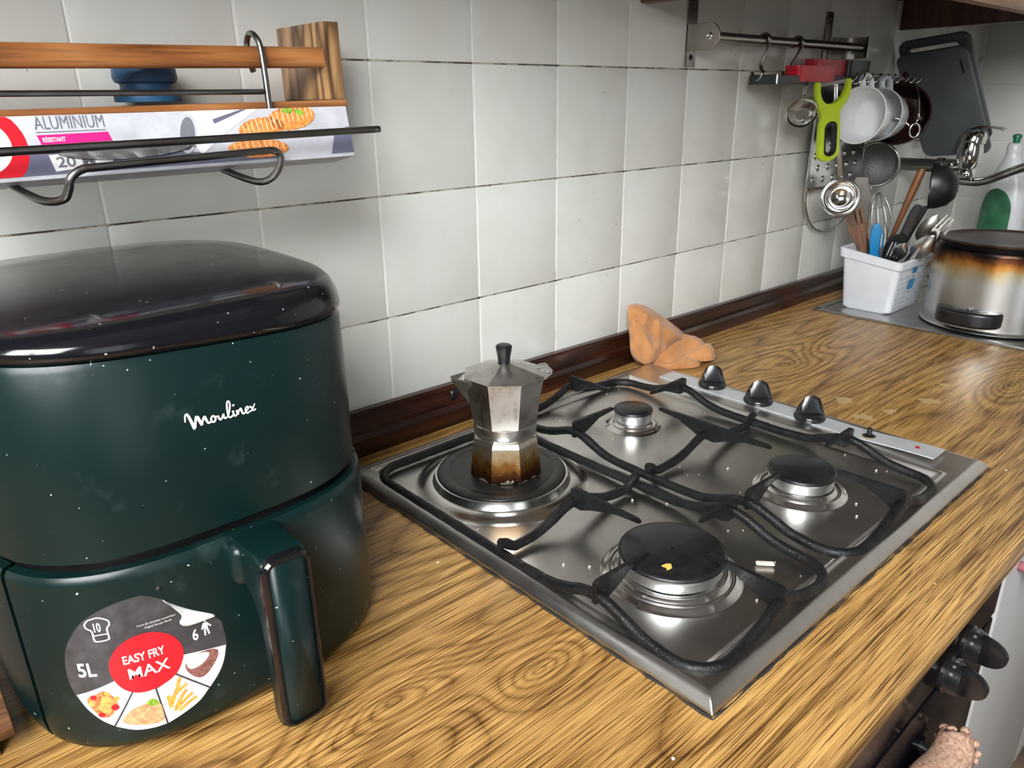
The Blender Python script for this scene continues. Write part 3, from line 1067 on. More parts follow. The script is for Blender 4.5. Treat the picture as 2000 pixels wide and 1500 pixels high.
facet([(.038, 0), (.0418, .0008), (.0428, .004), (.0414, .018), (.0386, .0410), (.0364, .0462), (.0325, .0480)]).build('base_chamber', M['scorch'], t)
MB().lathe([(.031, .0455), (.0335, .0475), (.0350, .0500), (.0356, .0560), (.0360, .0620), (.0345, .0630)], 48).build('collar', M['moka'], t, auto=40)
up_ = facet([(.0345, .0622), (.0370, .0628), (.0394, .078), (.0424, .0980), (.0452, .1140), (.0458, .1165), (.0430, .1168), (.040, .100)], cap=False)
up_.build('upper_chamber', M['moka'], t)
MB().lathe([(.001, .090), (.0355, .090)], 20).build('chamber_floor', M['moka'], t)
lid = facet([(.0425, .1158), (.0466, .1166), (.0466, .1182), (.030, .1228), (.012, .1278), (.0085, .1290), (.004, .1290)]).build('lid', M['moka'], t)
MB().lathe([(0, .1288), (.0062, .1288), (.0066, .1292), (.0070, .136), (.0088, .1462), (.0090, .1486), (.0075, .1500), (.003, .1504), (0, .1502)], 10, smooth=False).build('lid_knob', M['blackplastic'], lid)
# spout, a folded wedge on the side turned left and away
sa = math.radians(124)
sd = Vector((math.cos(sa), math.sin(sa), 0))
sn = Vector((-sd.y, sd.x, 0))
mb = MB()
A = [sd * .039 + sn * .0165 + Vector((0, 0, .1172)), sd * .039 - sn * .0165 + Vector((0, 0, .1172)), sd * .0585 + sn * .004 + Vector((0, 0, .1178)), sd * .0585 - sn * .004 + Vector((0, 0, .1178)), sd * .0555 + Vector((0, 0, .1125)), sd * .0365 + Vector((0, 0, .0840))]
mb.add(A, [(0, 2, 4, 5), (1, 5, 4, 3), (2, 3, 4)])
o = mb.build('spout', M['moka'], t)
md = o.modifiers.new('thickness', 'SOLIDIFY')
md.thickness = .0018
md.offset = -1
# hinge lugs on the far right, handle missing
ha = math.radians(-54)
hd = Vector((math.cos(ha), math.sin(ha), 0))
hn = Vector((-hd.y, hd.x, 0))
mb = MB()
for sgn in (-1, 1):
    pr2 = [(.036, .106), (.036, .1190), (.044, .1215), (.0500, .1215), (.0528, .1185), (.0520, .1140), (.047, .1105), (.0410, .1065)]
    a = [hd * s_ + hn * (sgn * .0075 + .0013) + Vector((0, 0, z_)) for s_, z_ in pr2]
    b2 = [hd * s_ + hn * (sgn * .0075 - .0013) + Vector((0, 0, z_)) for s_, z_ in pr2]
    m_ = len(pr2)
    mb.add(a + b2, [tuple(range(m_)), tuple(range(m_, 2 * m_))[::-1]] + [(k, (k + 1) % m_, m_ + (k + 1) % m_, m_ + k) for k in range(m_)])
mb.tube([hd * .0478 - hn * .0105 + Vector((0, 0, .1170)), hd * .0478 + hn * .0105 + Vector((0, 0, .1170))], .0016, 8)
mb.build('hinge', M['moka'], t)
mb = MB()
mb.box((.034, -.0052, .1186), (.0500, .0052, .1208), .0012, 1, Matrix.Rotation(ha, 4, 'Z'))
mb.build('lid_tab', M['moka'], lid)

# ================================================================== AIR FRYER
FX, FY = -.340, -.180
NS = 3.2


def se(A, B, n=NS, seg=112, a0=0.0, a1=2 * PI, z=0.0):
    out = []
    full = abs(a1 - a0 - 2 * PI) < 1e-6
    for k in range(seg if full else seg + 1):
        a = a0 + (a1 - a0) * k / seg
        c, s_ = math.cos(a), math.sin(a)
        out.append(Vector((A * math.copysign(abs(c) ** (2 / n), c), B * math.copysign(abs(s_) ** (2 / n), s_), z)))
    return out


def fryer_y(x, A=.139, B=.159):
    """local y of the drawer front at local x"""
    q = min(1.0, abs(x / A))
    return -B * max(0.0, 1 - q ** NS) ** (1 / NS)


fr = thing('air_fryer', 'dark green air fryer with glossy black lid standing left of the hob', 'air fryer', (FX, FY, 0))
mb = MB()
prof = [(-.014, .152), (-.006, .1525), (0, .155), (.0005, .20), (.0, .275), (-.002, .279), (-.010, .281)]
def tilt(ring):
    return [Vector((p.x, p.y, p.z - .046 * p.x * sst(.16, .275, p.z) * (1 - 1.2 * sst(.284, .306, p.z)))) for p in ring]


mb.sweep([tilt(se(.135 + d, .155 + d, z=z)) for d, z in prof])
body = mb.build('body', M['green'], fr, auto=45)
mb = MB()
mb.sweep([se(.131 + d, .151 + d, z=z) for d, z in [(-.030, .0075), (-.012, .009), (-.006, .02), (-.004, .14), (-.004, .1535)]])
mb.build('core', M['blackplastic'], fr, auto=45)
# glossy domed lid
mb = MB()
prof = [(.93, .2795, .93), (.985, .2800, .985), (1.0, .2830, 1.0), (1.002, .2865, 1.002), (.994, .2915, .992), (.972, .2970, .965), (.945, .2998, .930), (.90, .3015, .885), (.80, .3036, .78), (.62, .3056, .60), (.40, .3070, .38), (.18, .3076, .17), (.02, .3078, .02)]
mb.sweep([tilt(se(.136 * a, .156 * b2, NS - .7 * (1 - a), z=z)) for a, z, b2 in prof])
mb.build('lid', M['lid'], fr, auto=60)


def shell(a0, a1, A, B, zprof, thick=.006, seg=80):
    rings = []
    for d, z in zprof:
        rings.append(se(A + d, B + d, seg=seg, a0=a0, a1=a1, z=z))
    inner = []
    for d, z in zprof:
        inner.append(se(A - thick + min(d, 0), B - thick + min(d, 0), seg=seg, a0=a0, a1=a1, z=z))
    m_ = len(rings[0])
    mb_ = MB()
    mb_.sweep(rings, closed_ring=False, cap=False)
    mb_.sweep(inner, closed_ring=False, cap=False)
    R_ = len(zprof)
    n1 = R_ * m_
    for k in range(m_ - 1):
        mb_.f.append((k, k + 1, n1 + k + 1, n1 + k))
        mb_.s.append(True)
        q = (R_ - 1) * m_
        mb_.f.append((q + k, q + k + 1, n1 + q + k + 1, n1 + q + k))
        mb_.s.append(True)
    for k in (0, m_ - 1):
        for i in range(R_ - 1):
            mb_.f.append((i * m_ + k, (i + 1) * m_ + k, n1 + (i + 1) * m_ + k, n1 + i * m_ + k))
            mb_.s.append(False)
    return mb_


zp = [(-.018, .0050), (-.008, .0065), (-.003, .0105), (-.001, .017), (0, .026), (0, .140), (-.0006, .1445), (-.0025, .1470)]


def ang_at_y(yl, B=.159):
    """superellipse parameter where local y = yl on the right side"""
    s_ = -(min(1, abs(yl) / B)) ** (NS / 2)
    return math.asin(s_)


aD = ang_at_y(-.102)
aS = ang_at_y(-.098)
drawer = shell(-PI - aD, aD, .139, .159, zp).build('drawer', M['green'], fr, auto=45)
shell(aS, PI - aS, .139, .159, zp).build('side_panel', M['green'], fr, auto=45)
for sx_ in (-.085, .085):
    for sy_ in (-.105, .105):
        MB().lathe([(0, 0), (.010, 0), (.011, .002), (.011, .009), (0, .009)], 18, Matrix.Translation((sx_, sy_, .0))).build('foot', M['rubber'], fr)

# handle
hx0, hx1 = -.346 - FX, -.3135 - FX
hc = (hx0 + hx1) / 2
mb = MB()
hp_ = [(-.150, .1465), (-.178, .1480), (-.196, .1500), (-.2065, .1470), (-.2085, .140), (-.2085, .022), (-.2065, .0155), (-.198, .0150), (-.1935, .022), (-.1925, .080), (-.1905, .098), (-.184, .1110), (-.172, .1180), (-.150, .1185)]
rings = []
for x, gx in ((hx0, 0), (hx0 + .0015, 1), (hx1 - .0015, 1), (hx1, 0)):
    pass
mb.prism(hp_, 0, hx0, hx1, .0032, 3)
# root block, wider where it meets the drawer
mb.box((hx0 - .006, -.176, .114), (hx1 + .006, -.146, .1462), .011, 5)
handle = mb.build('handle', M['green'], fr, auto=35)


def rrect(x0, x1, z0, z1, r, n=6):
    pts = []
    for (cx, cz, a0) in ((x1 - r, z1 - r, 0), (x0 + r, z1 - r, PI / 2), (x0 + r, z0 + r, PI), (x1 - r, z0 + r, 1.5 * PI)):
        for k in range(n + 1):
            a = a0 + PI / 2 * k / n
            pts.append((cx + r * math.cos(a), cz + r * math.sin(a)))
    return pts


mb = MB()
o1, o2, o3 = rrect(hx0 - .0003, hx1 + .0003, .0145, .1495, .009), rrect(hx0 + .0012, hx1 - .0012, .016, .148, .0082), rrect(hx0 + .0030, hx1 - .0030, .0178, .1462, .0066)
mb.sweep([[Vector((p[0], -.2035, p[1])) for p in o1], [Vector((p[0], -.2090, p[1])) for p in o1], [Vector((p[0], -.2108, p[1])) for p in o2], [Vector((p[0], -.2108, p[1])) for p in o3], [Vector((p[0], -.2085, p[1])) for p in o3]], cap=False)
mb.build('handle_rim', M['blackgloss'], handle, auto=40)
mb = MB()
mb.sweep([[Vector((p[0], -.2080, p[1])) for p in o3], [Vector((p[0], -.2103, p[1])) for p in rrect(hx0 + .0032, hx1 - .0032, .0180, .1460, .0064)]])
mb.build('handle_inlay', M['green'], handle)


# sticker and logo, wrapped on the front
def wrap(mesh2, off, name, mat, parent, lower=True):
    vs2, fs2 = mesh2
    out = []
    for (x, z) in vs2:
        xl = x - FX
        A, B = (.139, .159) if lower else (.1355, .1555)
        y = fryer_y(xl, A, B)
        y2 = fryer_y(xl + .0005, A, B)
        nrm = Vector((-(y2 - y) / .0005, 1, 0)).normalized() * -1
        p = Vector((xl, y, z)) + nrm * off
        out.append(p)
    return MB().add(out, fs2, True).build(name, mat, parent)


def place_text(body, x0, x1, z0, z1, skew=0.0, bold=0.0):
    vs2, fs2 = text_2d(body, bold=bold)
    return [(x0 + v_[0] * (x1 - x0), z0 + v_[1] * (z1 - z0) + skew * v_[0]) for v_ in vs2], fs2


def join2(lst):
    V, F = [], []
    for v_, f_ in lst:
        n = len(V)
        V += v_
        F += [tuple(i + n for i in q) for q in f_]
    return V, F


out_ = [(-.4062, .1272), (-.4176, .1265), (-.429, .1226), (-.4377, .1165), (-.4442, .1068), (-.4491, .0948), (-.4511, .0824), (-.4515, .0698), (-.45, .0591), (-.4464, .0473), (-.4408, .0374), (-.4343, .031), (-.4241, .0248), (-.4143, .0227), (-.4056, .0226), (-.3947, .0259), (-.3838, .0306), (-.3758, .0377), (-.3681, .0459), (-.3632, .0547), (-.36, .0662), (-.3601, .0802), (-.3634, .091), (-.3846, .1105), (-.3921, .1183), (-.4007, .1249)]
sc_ = (-.407, .074)
sticker = wrap(fill_2d(smooth2(out_, 3), 12, sc_), .00025, 'sticker', M['dark_print'], drawer)
tag(sticker, 'round promotional sticker, top right edge peeling')
st_par = sticker


def pie(idx, inner=.30):
    """sector of the sticker between outline indices"""
    pts = [out_[i] for i in idx]
    return pts


def sector(outer_pts, inner_pts):
    o_ = smooth2(outer_pts, 5, False)
    i_ = smooth2(inner_pts, max(1, (len(o_) - 1) // max(1, len(inner_pts) - 1)), False)
    n = min(len(o_), len(i_))
    o_ = [o_[int(k * (len(o_) - 1) / (n - 1))] for k in range(n)]
    i_ = [i_[int(k * (len(i_) - 1) / (n - 1))] for k in range(n)]
    V, F = [], []
    R = 5
    for k in range(n):
        for r in range(R + 1):
            q = r / R
            V.append((i_[k][0] + (o_[k][0] - i_[k][0]) * q, i_[k][1] + (o_[k][1] - i_[k][1]) * q))
    for k in range(n - 1):
        for r in range(R):
            a = k * (R + 1) + r
            F.append((a, a + 1, a + R + 2, a + R + 1))
    return V, F


red_ = [(-.405, .0988), (-.3939, .0923), (-.3882, .082), (-.3882, .0718), (-.3938, .0609), (-.4036, .0553), (-.4153, .054), (-.4243, .059), (-.4293, .0694), (-.4298, .0812), (-.4251, .0914), (-.4168, .0977)]
wrap(sector([(-.4495, .0588), (-.4461, .0475), (-.4406, .0377), (-.4350, .0318)], [(-.4289, .068), (-.4250, .0600), (-.4225, .0575), (-.4216, .0562)]), .0004, 'photo_panel', M['photo_print'], st_par)
wrap(sector([(-.4341, .0309), (-.4241, .0251), (-.4143, .0230), (-.4062, .0229)], [(-.4206, .0558), (-.4160, .0542), (-.4120, .0540), (-.4085, .0538)]), .0004, 'photo_panel', M['photo_print'], st_par)
wrap(sector([(-.4050, .0229), (-.3947, .0262), (-.3838, .0309), (-.3764, .0377)], [(-.4073, .0535), (-.4036, .0550), (-.3985, .0575), (-.3953, .0594)]), .0004, 'photo_panel', M['photo_print'], st_par)
wrap(sector([(-.3754, .0384), (-.3684, .0461), (-.3635, .0549), (-.3603, .0662)], [(-.3942, .0601), (-.3915, .0640), (-.3890, .0690), (-.3880, .0725)]), .0004, 'photo_panel', M['photo_print'], st_par)
# printed food
ch = smooth2([(-.4448, .0560), (-.4400, .0590), (-.4359, .0612), (-.4322, .0570), (-.4300, .0500), (-.4330, .0430), (-.4372, .0392), (-.4415, .0425), (-.4440, .0490)], 3)
wrap(fill_2d(ch, 4), .0005, 'roast_chicken_print', M['chicken_print'], st_par)
ch = smooth2([(-.4370, .0570), (-.4335, .0560), (-.4322, .0500), (-.4345, .0440), (-.4385, .0430), (-.4402, .0480), (-.4385, .0530)], 3)
wrap(fill_2d(ch, 3), .0006, 'drumstick_print', M['drum_print'], st_par)
for (x_, z_, r_, mm_) in ((-.4432, .0520, .0020, 'drum_print'), (-.4415, .0568, .0017, 'red_print'), (-.4318, .0470, .0022, 'red_print'), (-.4300, .0540, .0016, 'fries_print'), (-.4395, .0420, .0018, 'red_print'), (-.4345, .0590, .0014, 'fries_print')):
    wrap(fill_2d([(x_ + r_ * math.cos(k * PI / 6), z_ + r_ * 1.15 * math.sin(k * PI / 6)) for k in range(12)], 1), .0007, 'sauce_blob_print', M[mm_], st_par)
fi = smooth2([(-.4300, .0335), (-.4250, .0410), (-.4175, .0440), (-.4085, .0430), (-.4066, .0340), (-.4080, .0262), (-.4190, .0275)], 3)
wrap(fill_2d(fi, 4), .0005, 'fish_print', M['fish_print'], st_par)
gr = smooth2([(-.4150, .0445), (-.4120, .0470), (-.4090, .0455), (-.4080, .0415), (-.4120, .0410)], 3)
wrap(fill_2d(gr, 2), .0006, 'herb_print', M['greenery_print'], st_par)
fl = []
for (a, b2) in (((-.4010, .0360), (-.3960, .0480)), ((-.3990, .0330), (-.3905, .0445)), ((-.4000, .0310), (-.3870, .0400)), ((-.3975, .0295), (-.3850, .0355)), ((-.4025, .0400), (-.3895, .0490)), ((-.3965, .0450), (-.3930, .0560)), ((-.4015, .0345), (-.4020, .0450))):
    fl.append(stroke_2d([a, ((a[0] + b2[0]) / 2, (a[1] + b2[1]) / 2 + .0008), b2], .0024))
wrap(join2(fl), .0005, 'fries_print', M['fries_print'], st_par)
ck_ = smooth2([(-.3880, .0640), (-.3800, .0690), (-.3700, .0680), (-.3660, .0640), (-.3690, .0570), (-.3760, .0500), (-.3820, .0500), (-.3870, .0570)], 3)
wrap(fill_2d(ck_, 4), .0005, 'cake_print', M['cake_print'], st_par)
ck_ = smooth2([(-.3870, .0650), (-.3800, .0690), (-.3720, .0660), (-.3770, .0600), (-.3850, .0590)], 3)
wrap(fill_2d(ck_, 3), .0006, 'icing_print', M['white_print'], st_par)
wrap(fill_2d(smooth2(red_, 5), 6), .0006, 'red_oval', M['red_print'], st_par)
wrap(join2([place_text('EASY FRY', -.4222, -.3982, .0790, .0858, bold=.022), place_text('MAX', -.4208, -.3970, .0665, .0752, bold=.012)]), .00085, 'oval_lettering', M['white_print'], st_par)
for tx_ in (('5L', -.4458, -.4368, .0735, .0845), ('10', -.4328, -.4292, .1075, .1145), ('6', -.3804, -.3768, .0800, .0890)):
    wrap(place_text(*tx_, bold=.022), .0006, 'white_lettering', M['white_print'], st_par)
wrap(join2([place_text('Livre de recettes num\u00e9rique', -.4105, -.3880, .1045, .1065), place_text('Digital Recipe Book', -.4065, -.3905, .1018, .1037)]), .0006, 'small_lettering', M['white_print'], st_par)
hat = smooth2([(-.4368, .1140), (-.4350, .1168), (-.4322, .1178), (-.4300, .1182), (-.4275, .1172), (-.4248, .1150), (-.4245, .1120), (-.4262, .1090), (-.4262, .1030), (-.4268, .1008), (-.4325, .1004), (-.4338, .1020), (-.4340, .1085), (-.4362, .1110)], 4)
wrap(join2([stroke_2d(hat, .0009, True), stroke_2d([(-.4340, .1050), (-.4262, .1052)], .0008)]), .0006, 'chef_hat_print', M['white_print'], st_par)
hd_ = [(-.3712 + .0009 * math.cos(a), .0923 + .0011 * math.sin(a)) for a in [k * PI / 6 for k in range(12)]]
wrap(join2([fill_2d(hd_, 1), stroke_2d([(-.3714, .0908), (-.3713, .0860)], .0030), stroke_2d([(-.3720, .0865), (-.3724, .0808)], .0012), stroke_2d([(-.3706, .0865), (-.3697, .0808)], .0012), stroke_2d([(-.3724, .0903), (-.3740, .0862)], .0010), stroke_2d([(-.3704, .0903), (-.3678, .0864)], .0010)]), .0006, 'person_pictogram', M['white_print'], st_par)
# the peeled flap curling away from the drawer
fa = [(-.3935, .1197), (-.3900, .1160), (-.3846, .1105), (-.3780, .1045), (-.3700, .0985), (-.3640, .0940)]
fb = [(-.3920, .1175), (-.3885, .1115), (-.3850, .1042), (-.3870, .0990), (-.3818, .0945), (-.3652, .0938)]
fa, fb = smooth2(fa, 4, False), smooth2(fb, 4, False)
V = []
for k in range(len(fa)):
    for r in range(7):
        q = r / 6
        x, z = fa[k][0] + (fb[k][0] - fa[k][0]) * q, fa[k][1] + (fb[k][1] - fa[k][1]) * q
        y = fryer_y(x - FX) - (.0007 + .0022 * math.sin(q * PI * .62))
        V.append((x - FX, y, z))
F = [(k * 7 + r, k * 7 + r + 1, (k + 1) * 7 + r + 1, (k + 1) * 7 + r) for k in range(len(fa) - 1) for r in range(6)]
o = MB().add(V, F, True).build('peeled_flap', M['sticker_back'], st_par)
md = o.modifiers.new('thickness', 'SOLIDIFY')
md.thickness = .0003
# small dark dimple above the sticker
MB().lathe([(0, .0018), (.0014, .0014), (.0018, 0)], 10, Matrix.Translation((-.3945 - FX, fryer_y(-.3945 - FX), .1285)) @ Matrix.Rotation(PI / 2, 4, 'X')).build('dimple', M['rubber'], drawer)

# script lettering on the upper body
def script(strokes, x0, x1, z0, z1):
    allp = [p for s_ in strokes for p in s_[0]]
    ax, bx = min(p[0] for p in allp), max(p[0] for p in allp)
    ay, by = min(p[1] for p in allp), max(p[1] for p in allp)
    kx, kz = (x1 - x0) / (bx - ax), (z1 - z0) / (by - ay)
    res = []
    for pts, w0, w1 in strokes:
        q = [(x0 + (p[0] - ax) * kx, z0 + (p[1] - ay) * kz) for p in pts]
        q = smooth2(q, 5, False)
        n = len(q)
        res.append(stroke_2d(q, [w0 + (w1 - w0) * k / (n - 1) for k in range(n)]))
    return res


# strokes digitised in a 0..140 x 0..50 box
S = [([(0, 22), (2, 34), (6, 36), (10, 26), (15, 8), (17, 6)], .0008, .0024), ([(17, 6), (19, 16), (22, 27), (25, 24)], .0014, .0016), ([(24, 27), (28, 16), (31, 8)], .0020, .0018),
     ([(31, 8), (33, 16), (37, 23), (39, 22)], .0012, .0014), ([(38, 23), (41, 14), (44, 9), (50, 10)], .0018, .0011),
     ([(50, 10), (50, 16), (54, 20), (58, 17), (58, 11), (54, 8), (50, 11)], .0013, .0013), ([(58, 17), (62, 17), (64, 18)], .0010, .0011),
     ([(64, 18), (66, 11), (69, 9), (73, 14), (75, 19)], .0014, .0011), ([(75, 19), (76, 11), (79, 9), (84, 12)], .0014, .0010),
     ([(84, 12), (89, 24), (91, 36), (88, 41), (85, 36), (84, 22), (85, 11), (89, 8), (94, 11)], .0011, .0012), ([(95, 20), (96, 11), (99, 8), (103, 12)], .0014, .0010), ([(97, 28), (98, 29), (99, 28.5)], .0022, .0022),
     ([(103, 19), (104.5, 9)], .0014, .0014), ([(104.5, 9), (107, 16), (111, 20), (113, 17)], .0010, .0013), ([(112, 18), (114, 10), (117, 8), (121, 11)], .0015, .0010),
     ([(121, 11), (127, 16), (126, 20), (122, 18), (121, 11), (125, 7), (131, 10)], .0011, .0011), ([(130, 19), (134, 16), (138, 9), (143, 11)], .0013, .0010), ([(142, 22), (137, 14), (132, 8)], .0009, .0011)]
wrap(join2(script(S, -.3597, -.3139, .2288, .2408)), .0004, 'logo_lettering', M['white_print'], body, lower=False)

# ================================================================== FOLDED CLOTH by the upstand
O = Vector((.50, -.065, 0))
t = thing('dish_cloth', 'crumpled orange kitchen cloth propped against the upstand behind the hob', 'cloth', O)


def crease(p, k=34, seed=0.0, stretch=(1, 1, 1)):
    q = Vector((p.x * stretch[0], p.y * stretch[1], p.z * stretch[2])) * k + Vector((seed, seed * .7, 0))
    return (1 - abs(noise.noise(q)) * 2.2)


def pillow(outline, centre, rings, place):
    """closed body from a 2-D outline: place(u, v, t, side) returns a point; t = 0 centre .. 1 edge"""
    o_ = smooth2(outline, 6)
    vs2, fs2 = fill_2d(o_, rings, centre)
    n = len(o_)
    ts = [0.0] + [(1 + (i // n)) / rings for i in range(rings * n)]
    A = [place(v_[0], v_[1], ts[i], 1) for i, v_ in enumerate(vs2)]
    B = [place(v_[0], v_[1], ts[i], -1) for i, v_ in enumerate(vs2)]
    m_ = MB().add(A, fs2, True)
    m_.add(B, [f_[::-1] for f_ in fs2], True)
    e0 = len(vs2) - n
    nn = len(vs2)
    for i in range(n):
        j = (i + 1) % n
        m_.f.append((e0 + i, e0 + j, nn + e0 + j, nn + e0 + i))
        m_.s.append(True)
    return m_


def up_place(x, z, tt, side):
    """fold standing up and leaning back on the upstand"""
    y = -.034 - (.105 - z) * .36
    p = Vector((x, y, z))
    th = .010 * (1 - tt ** 2.4) + .0025
    diag = abs((x - .452) * .62 + (z - .094) * .78 - .004)
    fold = .008 * math.exp(-(diag / .008) ** 2) - .006 * math.exp(-((diag - .019) / .008) ** 2)
    th += (fold + .0075 * (crease(p, 30, 1.7, (1, 1, .5)) - .4) + .0012 * noise.noise(p * 160)) * (1 - tt ** 4)
    return p + (Vector((-.25, -.92, .30)) * max(th, .002) if side > 0 else Vector((0, .010 + .004 * (1 - tt ** 2), 0))) - O


pillow([(.449, .100), (.458, .103), (.473, .101), (.488, .093), (.508, .080), (.535, .060), (.558, .041), (.557, .031), (.540, .024), (.520, .020), (.500, .014), (.465, .010), (.440, .014), (.430, .030), (.434, .050), (.439, .072), (.443, .088)], (.475, .052), 16, up_place).build('upright_fold', M['cloth'], t, auto=80)


def lie_place(H, base, seed, tilt_=0.0):
    def f(x, y, tt, side):
        z0 = base + .0015
        if side < 0:
            return Vector((x, y, z0)) - O
        p = Vector((x, y, 0))
        h_ = H * (1 - tt ** 2.6) ** .6 + .004
        h_ += (H * (.55 * crease(p, 27, seed, (.55, 1.2, 1)) - .25) + .0012 * noise.noise(p * 160)) * (1 - tt ** 3)
        h_ += tilt_ * (y + .08)
        return Vector((x, y, z0 + max(.004, h_))) - O
    return f


pillow([(.468, -.046), (.474, -.070), (.490, -.092), (.520, -.104), (.552, -.112), (.574, -.112), (.590, -.098), (.604, -.078), (.606, -.058), (.590, -.046), (.560, -.042), (.520, -.040), (.490, -.038)], (.535, -.072), 14, lie_place(.026, .0, 2.2, .12)).build('lying_fold', M['cloth'], t, auto=80)
pillow([(.466, -.060), (.474, -.086), (.490, -.104), (.510, -.116), (.526, -.120), (.530, -.112), (.522, -.098), (.505, -.086), (.488, -.070), (.476, -.056)], (.496, -.094), 10, lie_place(.011, .0, 6.1)).build('front_hem', M['cloth'], t, auto=80)
pillow([(.520, -.092), (.532, -.112), (.548, -.126), (.564, -.124), (.578, -.112), (.590, -.098), (.580, -.088), (.556, -.084), (.534, -.084)], (.556, -.104), 10, lie_place(.016, .006, 9.4)).build('lying_corner', M['cloth'], t, auto=80)

# ================================================================== WALL SHELF (upper left), WIRE HOLDER, FOIL BOX, BLUE STOPPER
t = thing('spice_shelf', 'wooden wall shelf with a rounded front rail, upper left', 'shelf', (-.107, -.006, .4165), (0, math.radians(-1.0), 0))
SX, SY, SZ = -.107, -.006, .4165
MB().box((-.60, -.096, 0), (.0185, 0, .0068), .0012).build('shelf_board', M['shelfwood'], t, auto=40)
MB().box((0, -.095, .0072), (.0175, -.0002, .0755), .0012).build('end_block', M['blockwood'], t, auto=40)
mb = MB()
ring = [(-.0085 + .0065 * math.copysign(abs(math.cos(a)) ** .7, math.cos(a)), .0445 + .0092 * math.copysign(abs(math.sin(a)) ** .7, math.sin(a))) for a in [2 * PI * k / 20 for k in range(20)]]
mb.sweep([[Vector((x, -.078 + p[0], p[1])) for p in ring] for x in (-.60, .0003)])
mb.build('front_rail', M['shelfwood'], t, auto=60)
MB().box((-.6175, -.095, .0072), (-.60, -.0002, .0755), .0012).build('end_block', M['blockwood'], t, auto=40)

t = thing('stopper', 'blue rubber plug with a grooved waist on the wall shelf', 'stopper', (-.2545, -.040, .4234))
MB().lathe([(0, 0), (.0275, 0), (.0280, .0020), (.0275, .0085), (.0225, .0100), (.0215, .0120), (.0218, .0150), (.0255, .0165), (.0268, .0200), (.0262, .0270), (.0232, .0330), (.014, .0362), (0, .0368)], 48).build('body', M['bluerubber'], t, auto=45)

# hanging wire holder: long rods, end loops, hook over the shelf rail
t = thing('wire_roll_holder', 'grey wire roll holder hooked over the wooden shelf rail', 'wire holder', (-.27, -.11, .36))
O = Vector((-.27, -.11, .36))
WR = .0027


def wtube(name, pts, r=WR, n=6, smooth_=True, parent=None):
    P = catmull(pts, n) if smooth_ else [Vector(p) for p in pts]
    return MB().tube([p - O for p in P], r, 10).build(name, M['wire'], parent or t)


for hxx in (-.1735, -.640):
    wtube('hanger_hook', [(hxx + .002, -.0815, .4485), (hxx + .001, -.0788, .455), (hxx, -.0785, .466), (hxx, -.0800, .4742), (hxx, -.0875, .4795), (hxx, -.0975, .4770), (hxx + .001, -.1035, .4680), (hxx + .0005, -.1075, .4450), (hxx, -.1095, .4200), (hxx, -.1110, .3950), (hxx, -.1130, .3720)])
wtube('back_rod', [(-.640, -.1085, .4292), (-.40, -.1085, .4296), (-.1735, -.1085, .4305)], .0024, 2)
wtube('front_rod', [(-.660, -.1810, .3880), (-.40, -.1810, .3925), (-.1280, -.1810, .3972), (-.1160, -.1800, .3975), (-.1115, -.1740, .3974), (-.1125, -.1660, .3970), (-.1180, -.1560, .3960), (-.1250, -.1420, .3930), (-.1400, -.1190, .3880), (-.1735, -.1105, .3850)], .0031, 6)
# the carrying loop: drops, runs along the front, returns under the box
wtube('carrying_loop', [(-.392, -.1300, .3690), (-.3850, -.1480, .3625), (-.3760, -.1620, .3570), (-.3665, -.1740, .3585), (-.3625, -.1780, .3660), (-.3600, -.1800, .3735), (-.3520, -.1800, .3785), (-.3400, -.1800, .3795), (-.2750, -.1800, .3820), (-.2180, -.1800, .3842), (-.2060, -.1800, .3838), (-.2015, -.1795, .3790), (-.2030, -.1775, .3700), (-.2080, -.1725, .3620), (-.2150, -.1640, .3585), (-.2240, -.1500, .3620), (-.2340, -.1320, .3690)], .0030, 6)

t = thing('foil_box', 'printed cardboard box of aluminium foil lying in the wire holder', 'box', (-.1215, -.1400, .3925), (math.radians(-11), math.radians(-.7), 0))
BL, BD, BH = .33, .040, .0435
MB().box((-BL, -BD / 2, -BH / 2), (0, BD / 2, BH / 2), .0008).build('carton', M['silver_print'], t)
yf = -BD / 2 - .00015


PSH, PUP = .0062, .0026


def flat_print(mesh2, name, mat, off=0.0, parent=None):
    vs2, fs2 = mesh2
    return MB().add([(min(-.0003, p[0] + PSH), yf - off, max(-H2 + .0003, min(H2 - .0003, p[1] + PUP))) for p in vs2], fs2).build(name, mat, parent or t)


def poly2(pts):
    return list(pts), [tuple(range(len(pts)))]


H2 = BH / 2
# printed areas on the front: (x from the right end, z from the middle)
flat_print(poly2([(-.3370, -.0030), (-.215, -.0045), (-.150, -.0120), (-.075, -H2 + .001), (-.075, -H2 + .0003), (-.3370, -H2 + .0003)]), 'slate_band', M['slate_print'], .0001)
flat_print(poly2([(-.0295, -H2 + .0005), (-.0240, -.0060), (-.0150, .0000), (-.0080, .0015), (-.0005, .0000), (-.0005, -H2 + .0005)]), 'slate_corner', M['slate_print'], .0001)  # slate-coloured patch in the lower right corner
rc_ = [(-.2930 + .0300 * math.cos(a), -.0010 + .0300 * math.sin(a)) for a in [2 * PI * k / 40 for k in range(40)]]
rc_ = [(p[0], max(-H2 + .0004, min(H2 - .0004, p[1]))) for p in rc_]
flat_print(fill_2d(rc_, 2), 'red_ring', M['red_print'], .0002)
rc_ = [(-.2930 + .0205 * math.cos(a), .0000 + .0190 * math.sin(a)) for a in [2 * PI * k / 40 for k in range(40)]]
flat_print(fill_2d(rc_, 2), 'ring_centre', M['white_print'], .0003)
bird = [(-.2930 + .0115 * math.cos(a) * (1 + .22 * math.sin(3 * a)), .0010 + .0115 * math.sin(a) * (1 + .15 * math.cos(2 * a))) for a in [2 * PI * k / 30 for k in range(30)]]
